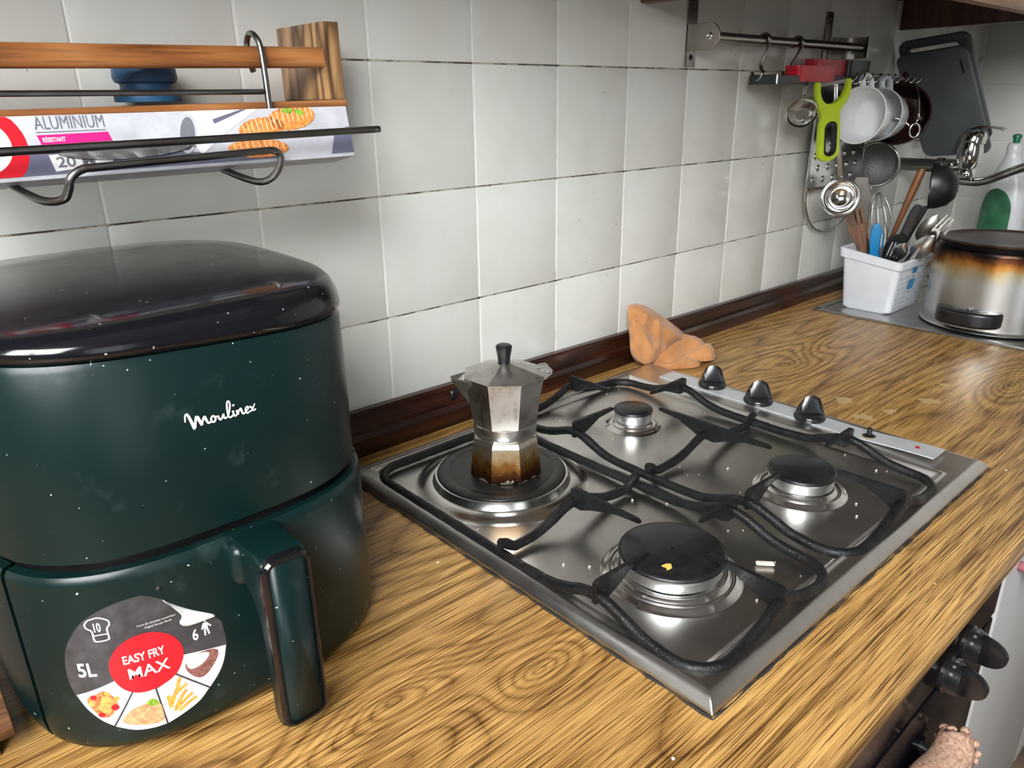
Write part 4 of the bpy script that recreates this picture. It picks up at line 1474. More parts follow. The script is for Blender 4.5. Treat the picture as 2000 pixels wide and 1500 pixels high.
flat_print(fill_2d(bird, 2), 'ring_emblem', M['red_print'], .0004)
flat_print(place_text('ALUMINIUM', -.2560, -.2105, .0095, .0185), 'box_lettering', M['grey_print'], .0003)
flat_print(poly2([(-.2560, .0075), (-.2105, .0075), (-.2105, .0080), (-.2560, .0080)]), 'rule', M['grey_print'], .0003)
flat_print(poly2([(-.2545, -.0010), (-.2078, -.0002), (-.2095, .0062), (-.2560, .0058)]), 'magenta_band', M['magenta_print'], .0003)
flat_print(place_text('R\u00c9SISTANT', -.2530, -.2385, .0008, .0048, bold=.020), 'band_lettering', M['white_print'], .0004)
flat_print(poly2([(-.2540, -.0045), (-.2075, -.0035), (-.2078, -.0008), (-.2545, -.0018)]), 'white_band', M['white_print'], .0003)
flat_print(poly2([(-.2500, -.0195), (-.2120, -.0165), (-.2060, -.0060), (-.2520, -.0080)]), 'quantity_panel', M['white_print'], .0003)
flat_print(place_text('20 M', -.2480, -.2230, -.0170, -.0095, bold=.020), 'quantity_lettering', M['grey_print'], .0004)
# printed roll of foil
flat_print(poly2([(-.1560, .0100), (-.1500, .0185), (-.1380, H2 - .0005), (-.0900, H2 - .0005), (-.1250, -.0010), (-.1440, -.0150)]), 'foil_roll_print', M['white_print'], .0002)
flat_print(poly2([(-.1300, .0120), (-.1050, .0222), (-.1000, .0222), (-.1290, .0085)]), 'foil_roll_shade', M['slate_print'], .0003)
ell = [(-.1520 + .0075 * math.cos(a) + .003 * math.sin(a), .0020 + .0150 * math.sin(a)) for a in [2 * PI * k / 28 for k in range(28)]]
flat_print(fill_2d(ell, 1), 'foil_roll_rim', M['silver_print'], .0003)
ell = [(-.1520 + .0058 * math.cos(a) + .0025 * math.sin(a), .0020 + .0125 * math.sin(a)) for a in [2 * PI * k / 28 for k in range(28)]]
flat_print(fill_2d(ell, 1), 'foil_roll_end', M['grey_print'], .0004)
# printed sliced potatoes
for (cx, cz, rx, rz, tl) in ((-.0610, .0110, .0225, .0095, .25), (-.0900, .0035, .0205, .0080, .18), (-.0960, -.0125, .0265, .0072, -.05)):
    pts = []
    for k in range(36):
        a = 2 * PI * k / 36
        x, z = rx * math.cos(a), rz * math.sin(a) * (1 + .10 * abs(math.sin(9 * a)))
        pts.append((cx + x * math.cos(tl) - z * math.sin(tl), cz + x * math.sin(tl) * .6 + z * math.cos(tl)))
    flat_print(fill_2d(pts, 1), 'potato_print', M['potato_print'], .0004)
    sl = []
    for k in range(9):
        q = -0.8 + k * .2
        x = cx + rx * q
        hgt = rz * math.sqrt(max(0, 1 - q * q))
        sl.append(stroke_2d([(x, cz + hgt * .95 + x * 0 + rx * q * math.sin(tl) * .6), (x + .0012, cz - hgt * .35 + rx * q * math.sin(tl) * .6)], .0008))
    flat_print(join2(sl), 'slice_lines', M['cream_print'], .0006)
flat_print(fill_2d(smooth2([(-.0700, .0170), (-.0640, .0195), (-.0590, .0175), (-.0630, .0140)], 3), 1), 'basil_print', M['greenery_print'], .0007)
flat_print(fill_2d(smooth2([(-.0580, .0165), (-.0530, .0175), (-.0490, .0140), (-.0540, .0125)], 3), 1), 'basil_print', M['greenery_print'], .0007)
# torn strip of real foil sticking out of the opening
V, F = [], []
for k in range(41):
    q = k / 40
    x = -.240 + q * .098
    for r in range(4):
        rr_ = r / 3
        V.append((x, yf - .0014 - .0016 * abs(noise.noise(Vector((x * 48, rr_ * 1.3, 2)))), -.0030 - .0010 * q - rr_ * (.0075 * math.sin(PI * min(1, q + .05)) ** .6 + .0006) + .0006 * noise.noise(Vector((x * 40, rr_ * 2, 5)))))
F = [(k * 4 + r, k * 4 + r + 1, (k + 1) * 4 + r + 1, (k + 1) * 4 + r) for k in range(40) for r in range(3)]
MB().add(V, F).build('foil_strip', M['foil'], t)

# ================================================================== UPPER CABINET
t = thing('upper_cabinet', 'dark brown wall cabinet with open underside above the hook rail', 'cabinet', (.92, -.15, .552))
MB().box((-.450, -.150, .0), (-.430, .1445, .60), .004).build('side_panel', M['cabwood'], t, auto=40)
MB().box((.452, -.150, .004), (.472, .1445, .60), .002).build('side_panel', M['cabwood'], t, auto=40)
MB().box((-.450, -.172, .000), (.97, -.1505, .075), .004).build('front_rail', M['railwood'], t, auto=40)
MB().box((-.430, -.150, .110), (.452, .1445, .128)).build('cabinet_floor', M['cabwood'], t)
MB().box((.472, -.150, .110), (.97, .1445, .128)).build('cabinet_floor', M['cabwood'], t)
MB().box((-.450, -.172, .077), (.0, -.1505, .60), .003).build('cabinet_door', M['cabwood'], t, auto=40)
MB().box((.002, -.172, .077), (.47, -.1505, .60), .003).build('cabinet_door', M['cabwood'], t, auto=40)
MB().box((.472, -.172, .077), (.97, -.1505, .60), .003).build('cabinet_door', M['cabwood'], t, auto=40)

t = thing('unseen_hood', 'unseen dark brown cooker hood box added above the hob', 'hood', (.172, -.245, .655))  # hood out of view, added to darken wall top and steel reflections
MB().box((-.298, -.235, .0), (.290, .2385, .30), .004).build('housing', M['cabwood'], t, auto=40)
MB().box((-.270, -.205, -.006), (.262, .200, .0)).build('bright_underside', M['sinksteel'], t)  # steel sheet added to brighten what the hob reflects
t = thing('unseen_cabinet', 'unseen dark brown wall cabinet added above the spice shelf', 'cabinet', (-.62, -.17, .655))  # cabinet out of view, added so the upper wall falls into shade
MB().box((-.48, -.150, .0), (.488, .1635, .55), .003).build('body', M['cabwood'], t, auto=40)
for a_, b_ in ((-.48, -.002), (.002, .488)):
    MB().box((a_, -.172, .003), (b_, -.1505, .55), .003).build('cabinet_door', M['cabwood'], t, auto=40)

# ================================================================== HOOK RAIL, S HOOKS, PRONG RACK
t = thing('hook_rail', 'round steel hook rail screwed to the tiles by two strap brackets', 'rail', (.585, -.0055, .469))
RO = Vector((.585, -.0055, .469))
MB().tube([Vector((.598, -.047, .5105)) - RO, Vector((1.118, -.047, .5105)) - RO], .0075, 20).build('rail_tube', M['railsteel'], t, auto=60)
for bi, bx_ in enumerate((.600, 1.047)):
    q = bx_ - RO.x
    br = MB().box((q - .012, -.0035, -.001), (q + .012, 0, .105), .0008).build('wall_strap', M['railsteel'], t, auto=40)
    mb = MB()
    pl_ = [(-.0005, .022)] + [(-.044 + .0185 * math.cos(a), .0415 + .0195 * math.sin(a)) for a in [-PI / 2 - PI * k / 10 for k in range(11)]] + [(-.0005, .061)]
    xx = q - .012 if bi == 0 else 1.116 - RO.x
    if bi == 0:
        mb.prism(pl_, 0, xx, xx + .003, .0005, 1)
    else:
        # bent strap that runs along the wall, then out round the rail end
        pts = [(q + .010, -.0025), (q + .040, -.0050), (q + .060, -.0120), (q + .072, -.0260), (q + .072, -.0440), (q + .066, -.0540)]
        pts = catmull([(a_, b_, 0) for a_, b_ in pts], 6)
        mb.sweep([[Vector((p.x, p.y, .022)), Vector((p.x + .003, p.y - .001, .022)), Vector((p.x + .003, p.y - .001, .061)), Vector((p.x, p.y, .061))] for p in pts], smooth=False)
    mb.build('bracket_plate', steel('bracket_%d' % bi, (.46, .42, .37), .34, dirt=.35), t, auto=40)
    for zz in (.013, .095):
        MB().lathe([(0, .0015), (.003, .0014), (.0048, 0)], 14, Matrix.Translation((q, -.0035, zz)) @ Matrix.Rotation(PI / 2, 4, 'X')).build('screw', M['blackplastic'], br)
    if bi == 0:
        MB().lathe([(0, .0008), (.0022, .0008), (.0024, .0022), (.0052, .0020), (.0060, 0)], 18, Matrix.Translation((xx, -.044, .0415)) @ Matrix.Rotation(-PI / 2, 4, 'Y')).build('bolt', M['chrome'], t)


def s_hook(label, x, lean, r=.0017):
    h = thing('s_hook', label, 'hook', (x, -.047, .5105), group='s hooks on the rail')
    P = []
    R1 = .0098
    for k in range(9):
        a = math.radians(-50 + 250 * k / 8)
        P.append((0, R1 * math.cos(a), R1 * math.sin(a)))
    P = P[::1]
    P += [(-lean * .3, -.0098, -.018), (-lean * .75, -.0050, -.040), (-lean, -.0120, -.052), (-lean, -.0085, -.0605), (-lean * .85, .0005, -.0630), (-lean * .6, .0100, -.0585), (-lean * .45, .0140, -.0500)]
    MB().tube(catmull(P, 5), r * 1.6, 8, flat=.55, up=(1, 0, 0)).build('strap', M['railsteel'], h)
    return h


s_hook('bent steel s-hook on the rail, the one nearer the strap bracket', .752, .016, .0030)
s_hook('bent steel s-hook on the rail, the one nearer the red lids', .862, .030, .0030)

t = thing('prong_rack', 'dark metal rack with a comb of chromed prongs hung on the s-hooks', 'rack', (.735, -.045, .443))
O = Vector((.735, -.045, .443))
mb = MB()
mb.box((0, -.040, -.001), (.555, .006, .002), .0006, 1)
mb.box((0, -.042, -.001), (.555, -.040, .012), .0005, 1)
mb.box((0, .006, -.001), (.555, .008, .014), .0005, 1)
mb.build('tray', M['blackplastic'], t)
MB().box((-.002, -.043, -.002), (.0005, .009, .013), .0005, 1).build('end_plate', M['blackplastic'], t)
MB().box((-.0026, -.0445, -.002), (-.0006, -.0420, .0135), .0004, 1).build('end_strip', M['chrome'], t)
for k in range(10):
    x = .235 + k * .033
    P = [(x - .002, -.041, .003), (x - .004, -.052, .000), (x - .003, -.060, .0025), (x + .003, -.064, .0100), (x + .008, -.063, .0150), (x + .013, -.060, .0175)]
    MB().tube(catmull(P, 4), [.0017] * 20 + [.0012], 8).build('prong', M['chrome'], t)


# red lids and black box on the rack
def shallow_box(name, label, cat, loc, sx_, sy_, sz_, mat, group=None, rz=0.0):
    q = thing(name, label, cat, loc, (0, 0, rz), group)
    mb_ = MB()
    o_ = rrect(-sx_ / 2, sx_ / 2, -sy_ / 2, sy_ / 2, min(sx_, sy_) * .22, 4)
    i_ = [(p[0] * (1 - .004 / sx_), p[1] * (1 - .004 / sy_)) for p in o_]
    mb_.sweep([[Vector((p[0] * .96, p[1] * .96, 0)) for p in o_], [Vector((p[0], p[1], sz_)) for p in o_], [Vector((p[0], p[1], sz_)) for p in i_], [Vector((p[0] * .95, p[1] * .95, .002)) for p in i_]], cap=True)
    mb_.build('shell', mat, q, auto=40)
    MB().sweep([[Vector((p[0] * 1.02, p[1] * 1.02, z)) for p in o_] for z in (sz_ - .003, sz_)], cap=False).build('lip', mat, q)
    return q


shallow_box('red_lid', 'bright red plastic lid in front on the prong rack', 'lid', (.872, -.0735, .4453), .135, .030, .026, M['redplastic'], 'red lids on the rack')
shallow_box('red_lid', 'red plastic lid pushed behind the front red lid', 'lid', (.985, -.0455, .4453), .135, .024, .040, M['redplastic'], 'red lids on the rack')
shallow_box('black_tray', 'black plastic container lying behind the red lids', 'container', (1.080, -.0480, .4453), .090, .038, .040, M['blackplastic'])

# ================================================================== THINGS HANGING FROM THE RACK
# glass mug, bottom turned to the viewer
ax = Vector((-.72, -.52, -.46)).normalized()
t = thing('glass_mug', 'clear glass mug hanging by its handle left of the lime peeler', 'mug', matrix=frame((.835, -.086, .391), -ax, (0, 0, 1)))
MB().lathe([(0, .002), (.012, .003), (.016, .0), (.0255, .0), (.0275, .004), (.029, .020), (.0315, .072), (.0300, .072), (.0270, .020), (.024, .008), (0, .007)], 40).build('bowl', M['glass'], t, auto=40)
MB().tube(catmull([(.028, 0, .016), (.042, 0, .018), (.050, 0, .034), (.046, 0, .052), (.0305, 0, .060)], 6), .0035, 10).build('handle', M['glass'], t)

# lime Y peeler
t = thing('peeler', 'lime green Y-shaped peeler with a black-edged slot in its handle', 'peeler', matrix=frame((.8965, -.1125, .312), (-.16, .01, 1), (1, -.42, 0)))
mb = MB()
out = [(-.020, .006), (-.0185, .004), (-.010, -.001), (.006, -.001), (.0165, .004), (.0205, .012), (.0210, .060), (.0190, .078), (.0240, .088), (.0340, .098), (.0400, .112), (.0410, .128), (.0400, .134), (.0340, .1335), (.0325, .120), (.0245, .107), (.0090, .0985), (-.0080, .0985), (-.0190, .107), (-.0240, .120), (-.0250, .136), (-.0310, .137), (-.0320, .125), (-.0305, .108), (-.0235, .088), (-.0185, .074), (-.0215, .060), (-.0225, .012)]
out = smooth2(out, 4)
mb.prism(out, 1, -.005, .005, .0016, 2)
bm = bmesh.new()
hole = rrect(-.0115, .0125, .008, .066, .0105, 5)
body_o = mb.build('body', M['lime'], t, auto=40)
# slot: cut by a boolean cutter that is applied here
cut = MB().prism(hole, 1, -.02, .02).build('cutter', M['lime'], t)
bo = body_o.modifiers.new('slot', 'BOOLEAN')
bo.object = cut
bo.operation = 'DIFFERENCE'
bo.solver = 'EXACT'
dg = bpy.context.evaluated_depsgraph_get()
dg.update()
me2 = bpy.data.meshes.new_from_object(body_o.evaluated_get(dg))
body_o.modifiers.clear()
body_o.data = me2
bpy.data.objects.remove(cut)
mb = MB()
h1 = rrect(-.0130, .0140, .0065, .0675, .0118, 5)
h2 = rrect(-.0098, .0108, .0097, .0643, .0090, 5)
mb.sweep([[Vector((p[0], -.0058, p[1])) for p in h1], [Vector((p[0], .0058, p[1])) for p in h1], [Vector((p[0], .0058, p[1])) for p in h2], [Vector((p[0], -.0058, p[1])) for p in h2], [Vector((p[0], -.0058, p[1])) for p in h1]], cap=False)
mb.build('slot_edging', M['blackplastic'], t, auto=40)
MB().box((-.026, -.0010, .1290), (.036, .0010, .1345)).build('blade', M['cutlery'], t)

# small steel ladle hanging head down
t = thing('ladle', 'shiny steel ladle hanging bowl down below the peeler', 'ladle', (.985, -.096, .4430))
O = Vector((.985, -.096, .4430))
LB = Vector((.985, -.105, .2360))
dirv = Vector((-.80, -.58, .13)).normalized()
mt = frame(LB - O, dirv, (0, 0, 1))
MB().lathe([(.0012, -.020), (.012, -.0185), (.022, -.012), (.0275, -.003), (.0285, .0), (.0355, .0012), (.0365, .0022), (.0355, .0030), (.0280, .0022), (.0265, -.0010), (.021, -.0105), (.0115, -.0168), (.0012, -.0182)], 48, mt).build('bowl', M['chrome'], t, auto=60)
mb = MB()
for dy in (-.0042, .0042):
    mb.tube(catmull([Vector((-.052 + dy, .004, .004)), Vector((-.050 + dy, -.002, -.050)), Vector((-.034 + dy, -.008, -.110)), Vector((-.008 + dy * 1.2, -.009, -.170))], 8), .0019, 8)
mb.build('handle', M['chrome'], t)


def cup(name, label, cat, centre, axis, r_rim, r_base, h, mat_out, handle_dir, mat_in=None, thick=.003, group=None):
    """axis points out of the mouth"""
    q = thing(name, label, cat, matrix=frame(centre, axis, handle_dir), group=group)
    P = []
    n = 9
    for k in range(n + 1):
        a = k / n
        P.append((r_base + (r_rim - r_base) * a ** .45, -h + h * a))
    I = [(r - thick, max(z, -h + .005)) for r, z in P][::-1]
    MB().lathe([(0.0005, -h)] + P + [(r_rim - thick * .5, .0012)] + I + [(0.0005, -h + .005)], 48).build('bowl', mat_out, q, auto=50)
    MB().tube(catmull([(r_rim * .90, 0, -h * .18), (r_rim + .014, 0, -h * .14), (r_rim + .022, 0, -h * .38), (r_rim + .013, 0, -h * .64), (r_base + (r_rim - r_base) * .62, 0, -h * .72)], 6), .0045, 10, flat=1.4).build('handle', mat_out, q)
    return q


cup('cup', 'white porcelain cup with open mouth hanging beside the peeler', 'cup', (1.000, -.112, .3870), (-.97, .06, .10), .0525, .030, .060, M['porcelain'], (.0, .15, 1))
cup('cup', 'pale grey cup nested behind the white cup on the rack', 'cup', (1.082, -.110, .3860), (-.97, .06, .10), .0500, .030, .060, M['greycup'], (0, .1, 1))
cup('mug', 'dark brown mug hanging sideways at the far end of the rack', 'mug', (1.172, -.114, .3850), (-.93, -.22, .12), .0600, .046, .095, M['brownmug'], (.1, .1, 1), thick=.004)

# ring-handled opener in front of the mug
t = thing('ring_tool', 'small chromed tool with a ring end hanging over the dark mug', 'utensil', matrix=frame((1.135, -.165, .356), (-.75, -.6, 0), (0, 0, 1)))
mb = MB()
mb.tube([(.013 * math.cos(a), .009 * math.sin(a), 0) for a in [2 * PI * k / 28 for k in range(28)]], .0018, 8, closed=True)
mb.build('ring', M['chrome'], t)
mb = MB()
mb.tube(catmull([(.008, .010, 0), (.018, .022, -.004), (.024, .040, -.010)], 5), .0020, 8)
mb.tube([(.013, .0, 0), (.024, -.004, .0)], .0016, 8)
mb.tube(catmull([(.024, -.004, 0), (.062, -.004, -.02), (.090, -.002, -.045)], 5), .0014, 8)
mb.build('shank', M['chrome'], t)

# flat grater with wire frame, hanging on the tiles
t = thing('grater', 'flat steel grater with a looped wire handle hanging against the tiles', 'grater', (1.13, -.020, .1440))
O = Vector((1.13, -.020, .1440))
mb = MB()
P = [(-.118, .0, .300), (-.120, .0, .160), (-.122, .0, .095), (-.112, .0, .058), (-.080, 0, .022), (-.030, 0, .004), (.030, 0, .004), (.080, 0, .022), (.112, 0, .058), (.122, 0, .095), (.120, 0, .160), (.118, 0, .300)]
mb.tube(catmull(P, 6), .0028, 8)
mb.tube([(-.121, -.001, .097), (.121, -.001, .097)], .0030, 8)
mb.tube([(-.118, -.001, .300), (.118, -.001, .300)], .0030, 8)
mb.build('wire_frame', M['cutlery'], t)
MB().box((-.116, -.0012, .099), (.116, .0004, .298)).build('sheet', M['cutlery'], t)
mb = MB()
for r in range(4):
    for c in range(5):
        x = -.10 + c * .042 + (r % 2) * .016
        z = .115 + r * .024
        mb.lathe([(.0062, 0), (.0058, .0012), (.003, .0030), (.0008, .0034)], 10, Matrix.Translation((x, -.0012, z)) @ Matrix.Rotation(PI / 2, 4, 'X') @ Matrix.Diagonal((1, 1.2, 1, 1)))
o = mb.build('teeth', M['ringsteel'], t)
tag(o, kind='stuff')
for r in range(3):
    for c in range(3):
        MB().box((.020 + c * .028, -.0022, .214 + r * .026), (.038 + c * .028, -.0010, .224 + r * .026), .0004, 1).build('slot', M['blackplastic'], t)

# round sieve with a hooked rim
t = thing('sieve', 'small round wire-mesh sieve with steel rim below the brown mug', 'sieve', matrix=frame((1.252, -.052, .2800), (-.95, -.08, -.10), (0, 0, 1)))
MB().lathe([(.0460, 0), (.0445, -.012), (.0370, -.028), (.0230, -.039), (.0010, -.043)], 40).build('mesh_bowl', M['sieve'], t)
mb = MB()
mb.tube([(.0465 * math.cos(a), .0465 * math.sin(a), 0) for a in [2 * PI * k / 44 for k in range(44)]], .0026, 8, closed=True)
mb.build('rim', M['cutlery'], t)
MB().tube(catmull([(-.046, -.006, 0), (-.054, -.005, .001), (-.056, 0, .002), (-.054, .005, .001), (-.046, .006, 0)], 4), .0015, 8).build('rest_loop', M['cutlery'], t)
MB().tube(catmull([(.046, 0, 0), (.080, 0, -.004), (.135, .0, -.008)], 5), .0024, 8).build('handle', M['cutlery'], t)

# ================================================================== SINK, BASKET WITH CUTLERY, UPTURNED POT
t = thing('sink', 'inset stainless steel sink with drainer at the end of the counter', 'sink', (1.0, -.51, 0))
mb = MB()
mb.box((0, 0, .0003), (.895, .440, .0024), .0008, 1)
for (lo, hi) in (((.004, .004, .0020), (.891, .014, .0042)), ((.004, .426, .0020), (.891, .436, .0042)), ((.004, .004, .0020), (.014, .436, .0042)), ((.881, .004, .0020), (.891, .436, .0042))):
    mb.box(lo, hi, .0010, 2)
mb.build('drainer', M['sinksteel'], t, auto=40)
for k in range(8):
    MB().box((.22, .06 + k * .042, .0022), (.40, .068 + k * .042, .0046), .0011, 2).build('drainer_ridge', M['sinksteel'], t, auto=40)
mb = MB()
o_ = rrect(.46, .86, .05, .40, .05, 6)
o2_ = rrect(.475, .845, .065, .385, .045, 6)
mb.sweep([[Vector((p[0], p[1], .0026)) for p in o_], [Vector((p[0], p[1], .0060)) for p in o_], [Vector((p[0], p[1], .0060)) for p in o2_], [Vector((p[0], p[1], .0027)) for p in o2_]], cap=False)
mb.build('bowl_edge', M['sinksteel'], t, auto=40)
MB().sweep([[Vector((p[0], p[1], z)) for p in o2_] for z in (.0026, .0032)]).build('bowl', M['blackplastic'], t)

# cutlery basket
BX, BY_, BZ = 1.126, -.1545, .0028
t = thing('cutlery_basket', 'white plastic cutlery basket with perforated side and blue label on the drainer', 'basket', (BX, BY_, BZ))
ba, bb = .070, .050       # half sizes at the bottom
ra, rb = .079, .060       # at the rim
Hb = .108
mb = MB()


def bring(a_, b_, z, r=.012):
    return [Vector((p[0], p[1], z)) for p in rrect(-a_, a_, -b_, b_, r, 4)]


def shear(p):
    return (p[0], p[1], p[2] * (1 + .16 * (p[1] + .06) / .12))


def lerpb(z):
    q = z / Hb
    return ba + (ra - ba) * q, bb + (rb - bb) * q


mb.sweep([bring(ba - .004, bb - .004, 0), bring(ba, bb, .004), bring(*lerpb(Hb - .004), Hb - .004), bring(lerpb(Hb - .004)[0] - .0025, lerpb(Hb - .004)[1] - .0025, Hb - .004), bring(ba - .0025, bb - .0025, .006), bring(.002, .002, .006, .001)], cap=True)
mb.v = [shear(p) for p in mb.v]
bsk = mb.build('wall', M['whiteplastic'], t, auto=40)
mb = MB()
mb.sweep([bring(ra - .001, rb - .001, Hb - .016), bring(ra + .004, rb + .004, Hb - .014), bring(ra + .005, rb + .005, Hb), bring(ra + .002, rb + .002, Hb + .002), bring(ra - .003, rb - .003, Hb), bring(ra - .0035, rb - .0035, Hb - .014)], cap=False)
mb.v = [shear(p) for p in mb.v]
mb.build('rim', M['whiteplastic'], t, auto=40)
# perforations on the front face: grey diamonds, shade of the holes put into colour
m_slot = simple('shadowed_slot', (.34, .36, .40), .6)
for r in range(7):
    for c in range(10):
        z = .010 + r * .0105
        x = -.054 + c * .0122 + (r % 2) * .006
        if -.016 < x < .020 and z > .044:
            continue
        yb = -(lerpb(z)[1]) - .0002
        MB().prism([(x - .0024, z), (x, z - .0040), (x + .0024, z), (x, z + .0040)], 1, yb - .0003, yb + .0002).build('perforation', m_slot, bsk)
mb = MB()
yl = -(lerpb(.07)[1]) - .0016
for (x0, x1, z0, z1, mm, nm) in ((-.006, .016, .078, .090, 'labelblue', 'label_logo'), (-.014, .016, .044, .066, 'labelblue', 'label_panel'), (-.014, .016, .030, .076, 'whiteplastic', 'label_paper')):
    off = .0004 if nm == 'label_paper' else .0010
    yz = [-(lerpb(z)[1]) - off for z in (z0, z1)]
    MB().add([(x0, yz[0], z0), (x1, yz[0], z0), (x1, yz[1], z1), (x0, yz[1], z1)], [(0, 1, 2, 3)]).build(nm, M[mm], t)
for (x0, x1, z0, z1) in ((-.006, .012, .0695, .0715), (-.008, .010, .0365, .0390)):
    yz = [-(lerpb(z)[1]) - .0011 for z in (z0, z1)]
    MB().add([(x0, yz[0], z0), (x1, yz[0], z0), (x1, yz[1], z1), (x0, yz[1], z1)], [(0, 1, 2, 3)]).build('label_line', M['grey_print'], t)


# ---- utensils standing in the basket: local z runs from the hidden foot up to the visible end
def utensil(name, label, cat, foot, tip, xh=(0, 1, 0), group='utensils standing in the basket'):
    f_, p_ = Vector(foot), Vector(tip)
    xh = (p_ - f_).cross(Vector((.88, .46, -.12)))      # broad side turned towards the room
    q = thing(name, label, cat, matrix=frame(f_, p_ - f_, xh), group=group)
    return q, (p_ - f_).length


def flat_shape(outline, thick, bev=.0006):
    return MB().prism(outline, 1, -thick / 2, thick / 2, bev, 1)


def spoon_mesh(L, bl, bw, hw=.0035, depth=.006):
    """shaft then an oval dished bowl; x is width, y is depth"""
    rings = []
    n = 26
    for k in range(n + 1):
        q = k / n
        z = q * L
        if z < L - bl:
            w_ = hw * (1.25 - .5 * z / (L - bl))
            d_ = 0
            th = .0014
        else:
            a = (z - (L - bl)) / bl
            w_ = max(.0012, bw / 2 * math.sin(PI * min(1, .10 + .90 * a)) ** .62)
            d_ = depth * math.sin(PI * a)
            th = .0009
        rings.append([Vector((w_ * c, -th + d_ * (1 - c * c), z)) for c in (-1, -.6, -.2, .2, .6, 1)] + [Vector((w_ * c, th + d_ * (1 - c * c), z)) for c in (1, .6, .2, -.2, -.6, -1)])
    m_ = MB()
    m_.sweep(rings)
    return m_


def fork_mesh(L, hl=.062, hw=.012, tines=4, mat_t=.0016):
    m_ = MB()
    o_ = [(-.0035, 0), (.0035, 0), (.0026, L - hl), (hw * .75, L - hl * .80), (hw, L - hl * .58), (hw, L - hl * .52), (-hw, L - hl * .52), (-hw, L - hl * .58), (-hw * .75, L - hl * .80), (-.0026, L - hl)]
    m_.prism(o_, 1, -mat_t / 2, mat_t / 2)
    tw = 2 * hw / (tines * 2 - 1)
    for k in range(tines):
        x = -hw + tw * (2 * k + .5)
        m_.prism([(x - tw * .55, L - hl * .54), (x + tw * .55, L - hl * .54), (x + tw * .28, L), (x - tw * .28, L)], 1, -mat_t / 2, mat_t / 2)
    return m_


Z0 = .012
q, L = utensil('wooden_fork', 'dark wooden fork-shaped spatula at the left of the cutlery basket', 'utensil', (1.120, -.145, Z0), (1.095, -.086, .200), (-.5, -.8, .3))
hw = .019
mb = MB()
o_ = [(-.006, 0), (.006, 0), (.0055, L * .48), (.010, L * .62), (hw, L * .80), (hw, L * .84), (-hw, L * .84), (-hw, L * .80), (-.010, L * .62), (-.0055, L * .48)]
mb.prism(o_, 1, -.003, .003, .001, 1)
for k in range(4):
    x = -hw + hw * 2 * (k + .5) / 4
    mb.prism([(x - .0036, L * .838), (x + .0036, L * .838), (x + .0028, L), (x - .0028, L)], 1, -.0027, .0027)
mb.build('blade', M['utwood'], q)
q, L = utensil('turner', 'steel kitchen turner standing behind the wooden fork', 'utensil', (1.150, -.130, Z0), (1.128, -.068, .262), (-.35, -.9, .1))
mb = MB()
mb.prism([(-.006, 0), (.006, 0), (.006, L * .55), (-.006, L * .55)], 1, -.003, .003, .001, 1)
mb.build('handle', M['darksteel'], q)
MB().prism([(-.006, L * .55), (.006, L * .55), (.014, L * .66), (.027, L * .78), (.024, L * .86), (.002, L), (-.020, L * .98), (-.020, L * .72), (-.012, L * .64)], 1, -.0012, .0012).build('blade', M['darksteel'], q)
q, L = utensil('whisk', 'steel balloon whisk standing in the middle of the basket', 'whisk', (1.150, -.165, Z0), (1.140, -.112, .232), (0, 1, 0))
MB().tube([(0, 0, 0), (0, 0, L * .48)], .005, 10).build('handle', M['cutlery'], q)
for k in range(5):
    a = PI * k / 5
    c, s_ = math.cos(a), math.sin(a)
    P = []
    for j in range(17):
        th = PI * j / 16
        rad = .026 * math.cos(th)
        zz = L * .48 + (L * .52) * (math.sin(th) ** .75 if 0 < th < PI else 0)
        P.append((rad * c * (1 if j not in (0, 16) else .15), rad * s_ * (1 if j not in (0, 16) else .15), zz))
    MB().tube(P, .0008, 6).build('wire_loop', M['cutlery'], q)
q, L = utensil('silicone_spatula', 'small bright blue silicone spatula in front of the whisk', 'spatula', (1.110, -.148, Z0), (1.098, -.138, .176), (-.55, -.8, 0))
MB().prism([(-.0045, 0), (.0045, 0), (.0045, L * .50), (-.0045, L * .50)], 1, -.003, .003, .001, 1).build('handle', M['utwood'], q)
MB().prism(smooth2([(-.009, L * .48), (.009, L * .48), (.0125, L * .70), (.0125, L * .88), (.006, L), (-.004, L * .985), (-.012, L * .84), (-.0125, L * .66)], 3), 1, -.0035, .0035, .0012, 2).build('blade', M['bluesilicone'], q, auto=40)
q, L = utensil('table_fork', 'steel table fork with upright tines at the front of the basket', 'fork', (1.104, -.162, Z0), (1.094, -.162, .158), (-.65, -.75, 0))
fork_mesh(L, .058, .0115).build('fork', M['cutlery'], q)
q, L = utensil('wooden_spoon', 'wooden-handled stirring spoon leaning right out of the basket', 'utensil', (1.132, -.120, Z0), (1.142, -.190, .284), (-.7, -.7, 0))
MB().tube([(0, 0, 0), (0, 0, L * .42), (0, 0, L * .52), (0, 0, L * .80), (0, 0, L * .97), (0, 0, L)], [.0055, .0050, .0046, .0072, .0078, .005], 14).build('handle', M['utwood'], q, auto=60)
q, L = utensil('black_ladle', 'black nylon ladle with a deep round bowl turned down', 'ladle', (1.115, -.135, Z0), (1.138, -.2105, .2130), (-.7, -.7, 0))
MB().tube([(0, 0, 0), (0, 0, L * .6), (0, 0, L)], [.0065, .0060, .0048], 12, flat=.6).build('handle', M['blackplastic'], q, auto=60)
inv = q.matrix_world.inverted()
hc_ = Vector((1.143, -.2090, .2500))
mtb = inv @ frame(hc_, Vector((-.38, .92, -.04)), (0, 0, 1)) @ Matrix.Diagonal((1.16, .85, 1.35, 1))
MB().lathe([(.0365, 0), (.0360, -.010), (.0310, -.024), (.0190, -.034), (.0010, -.037), (.0010, -.0345), (.0175, -.0315), (.0285, -.0225), (.0335, -.010), (.0345, 0), (.0365, 0)], 40, mtb).build('bowl', M['blackplastic'], q, auto=60)
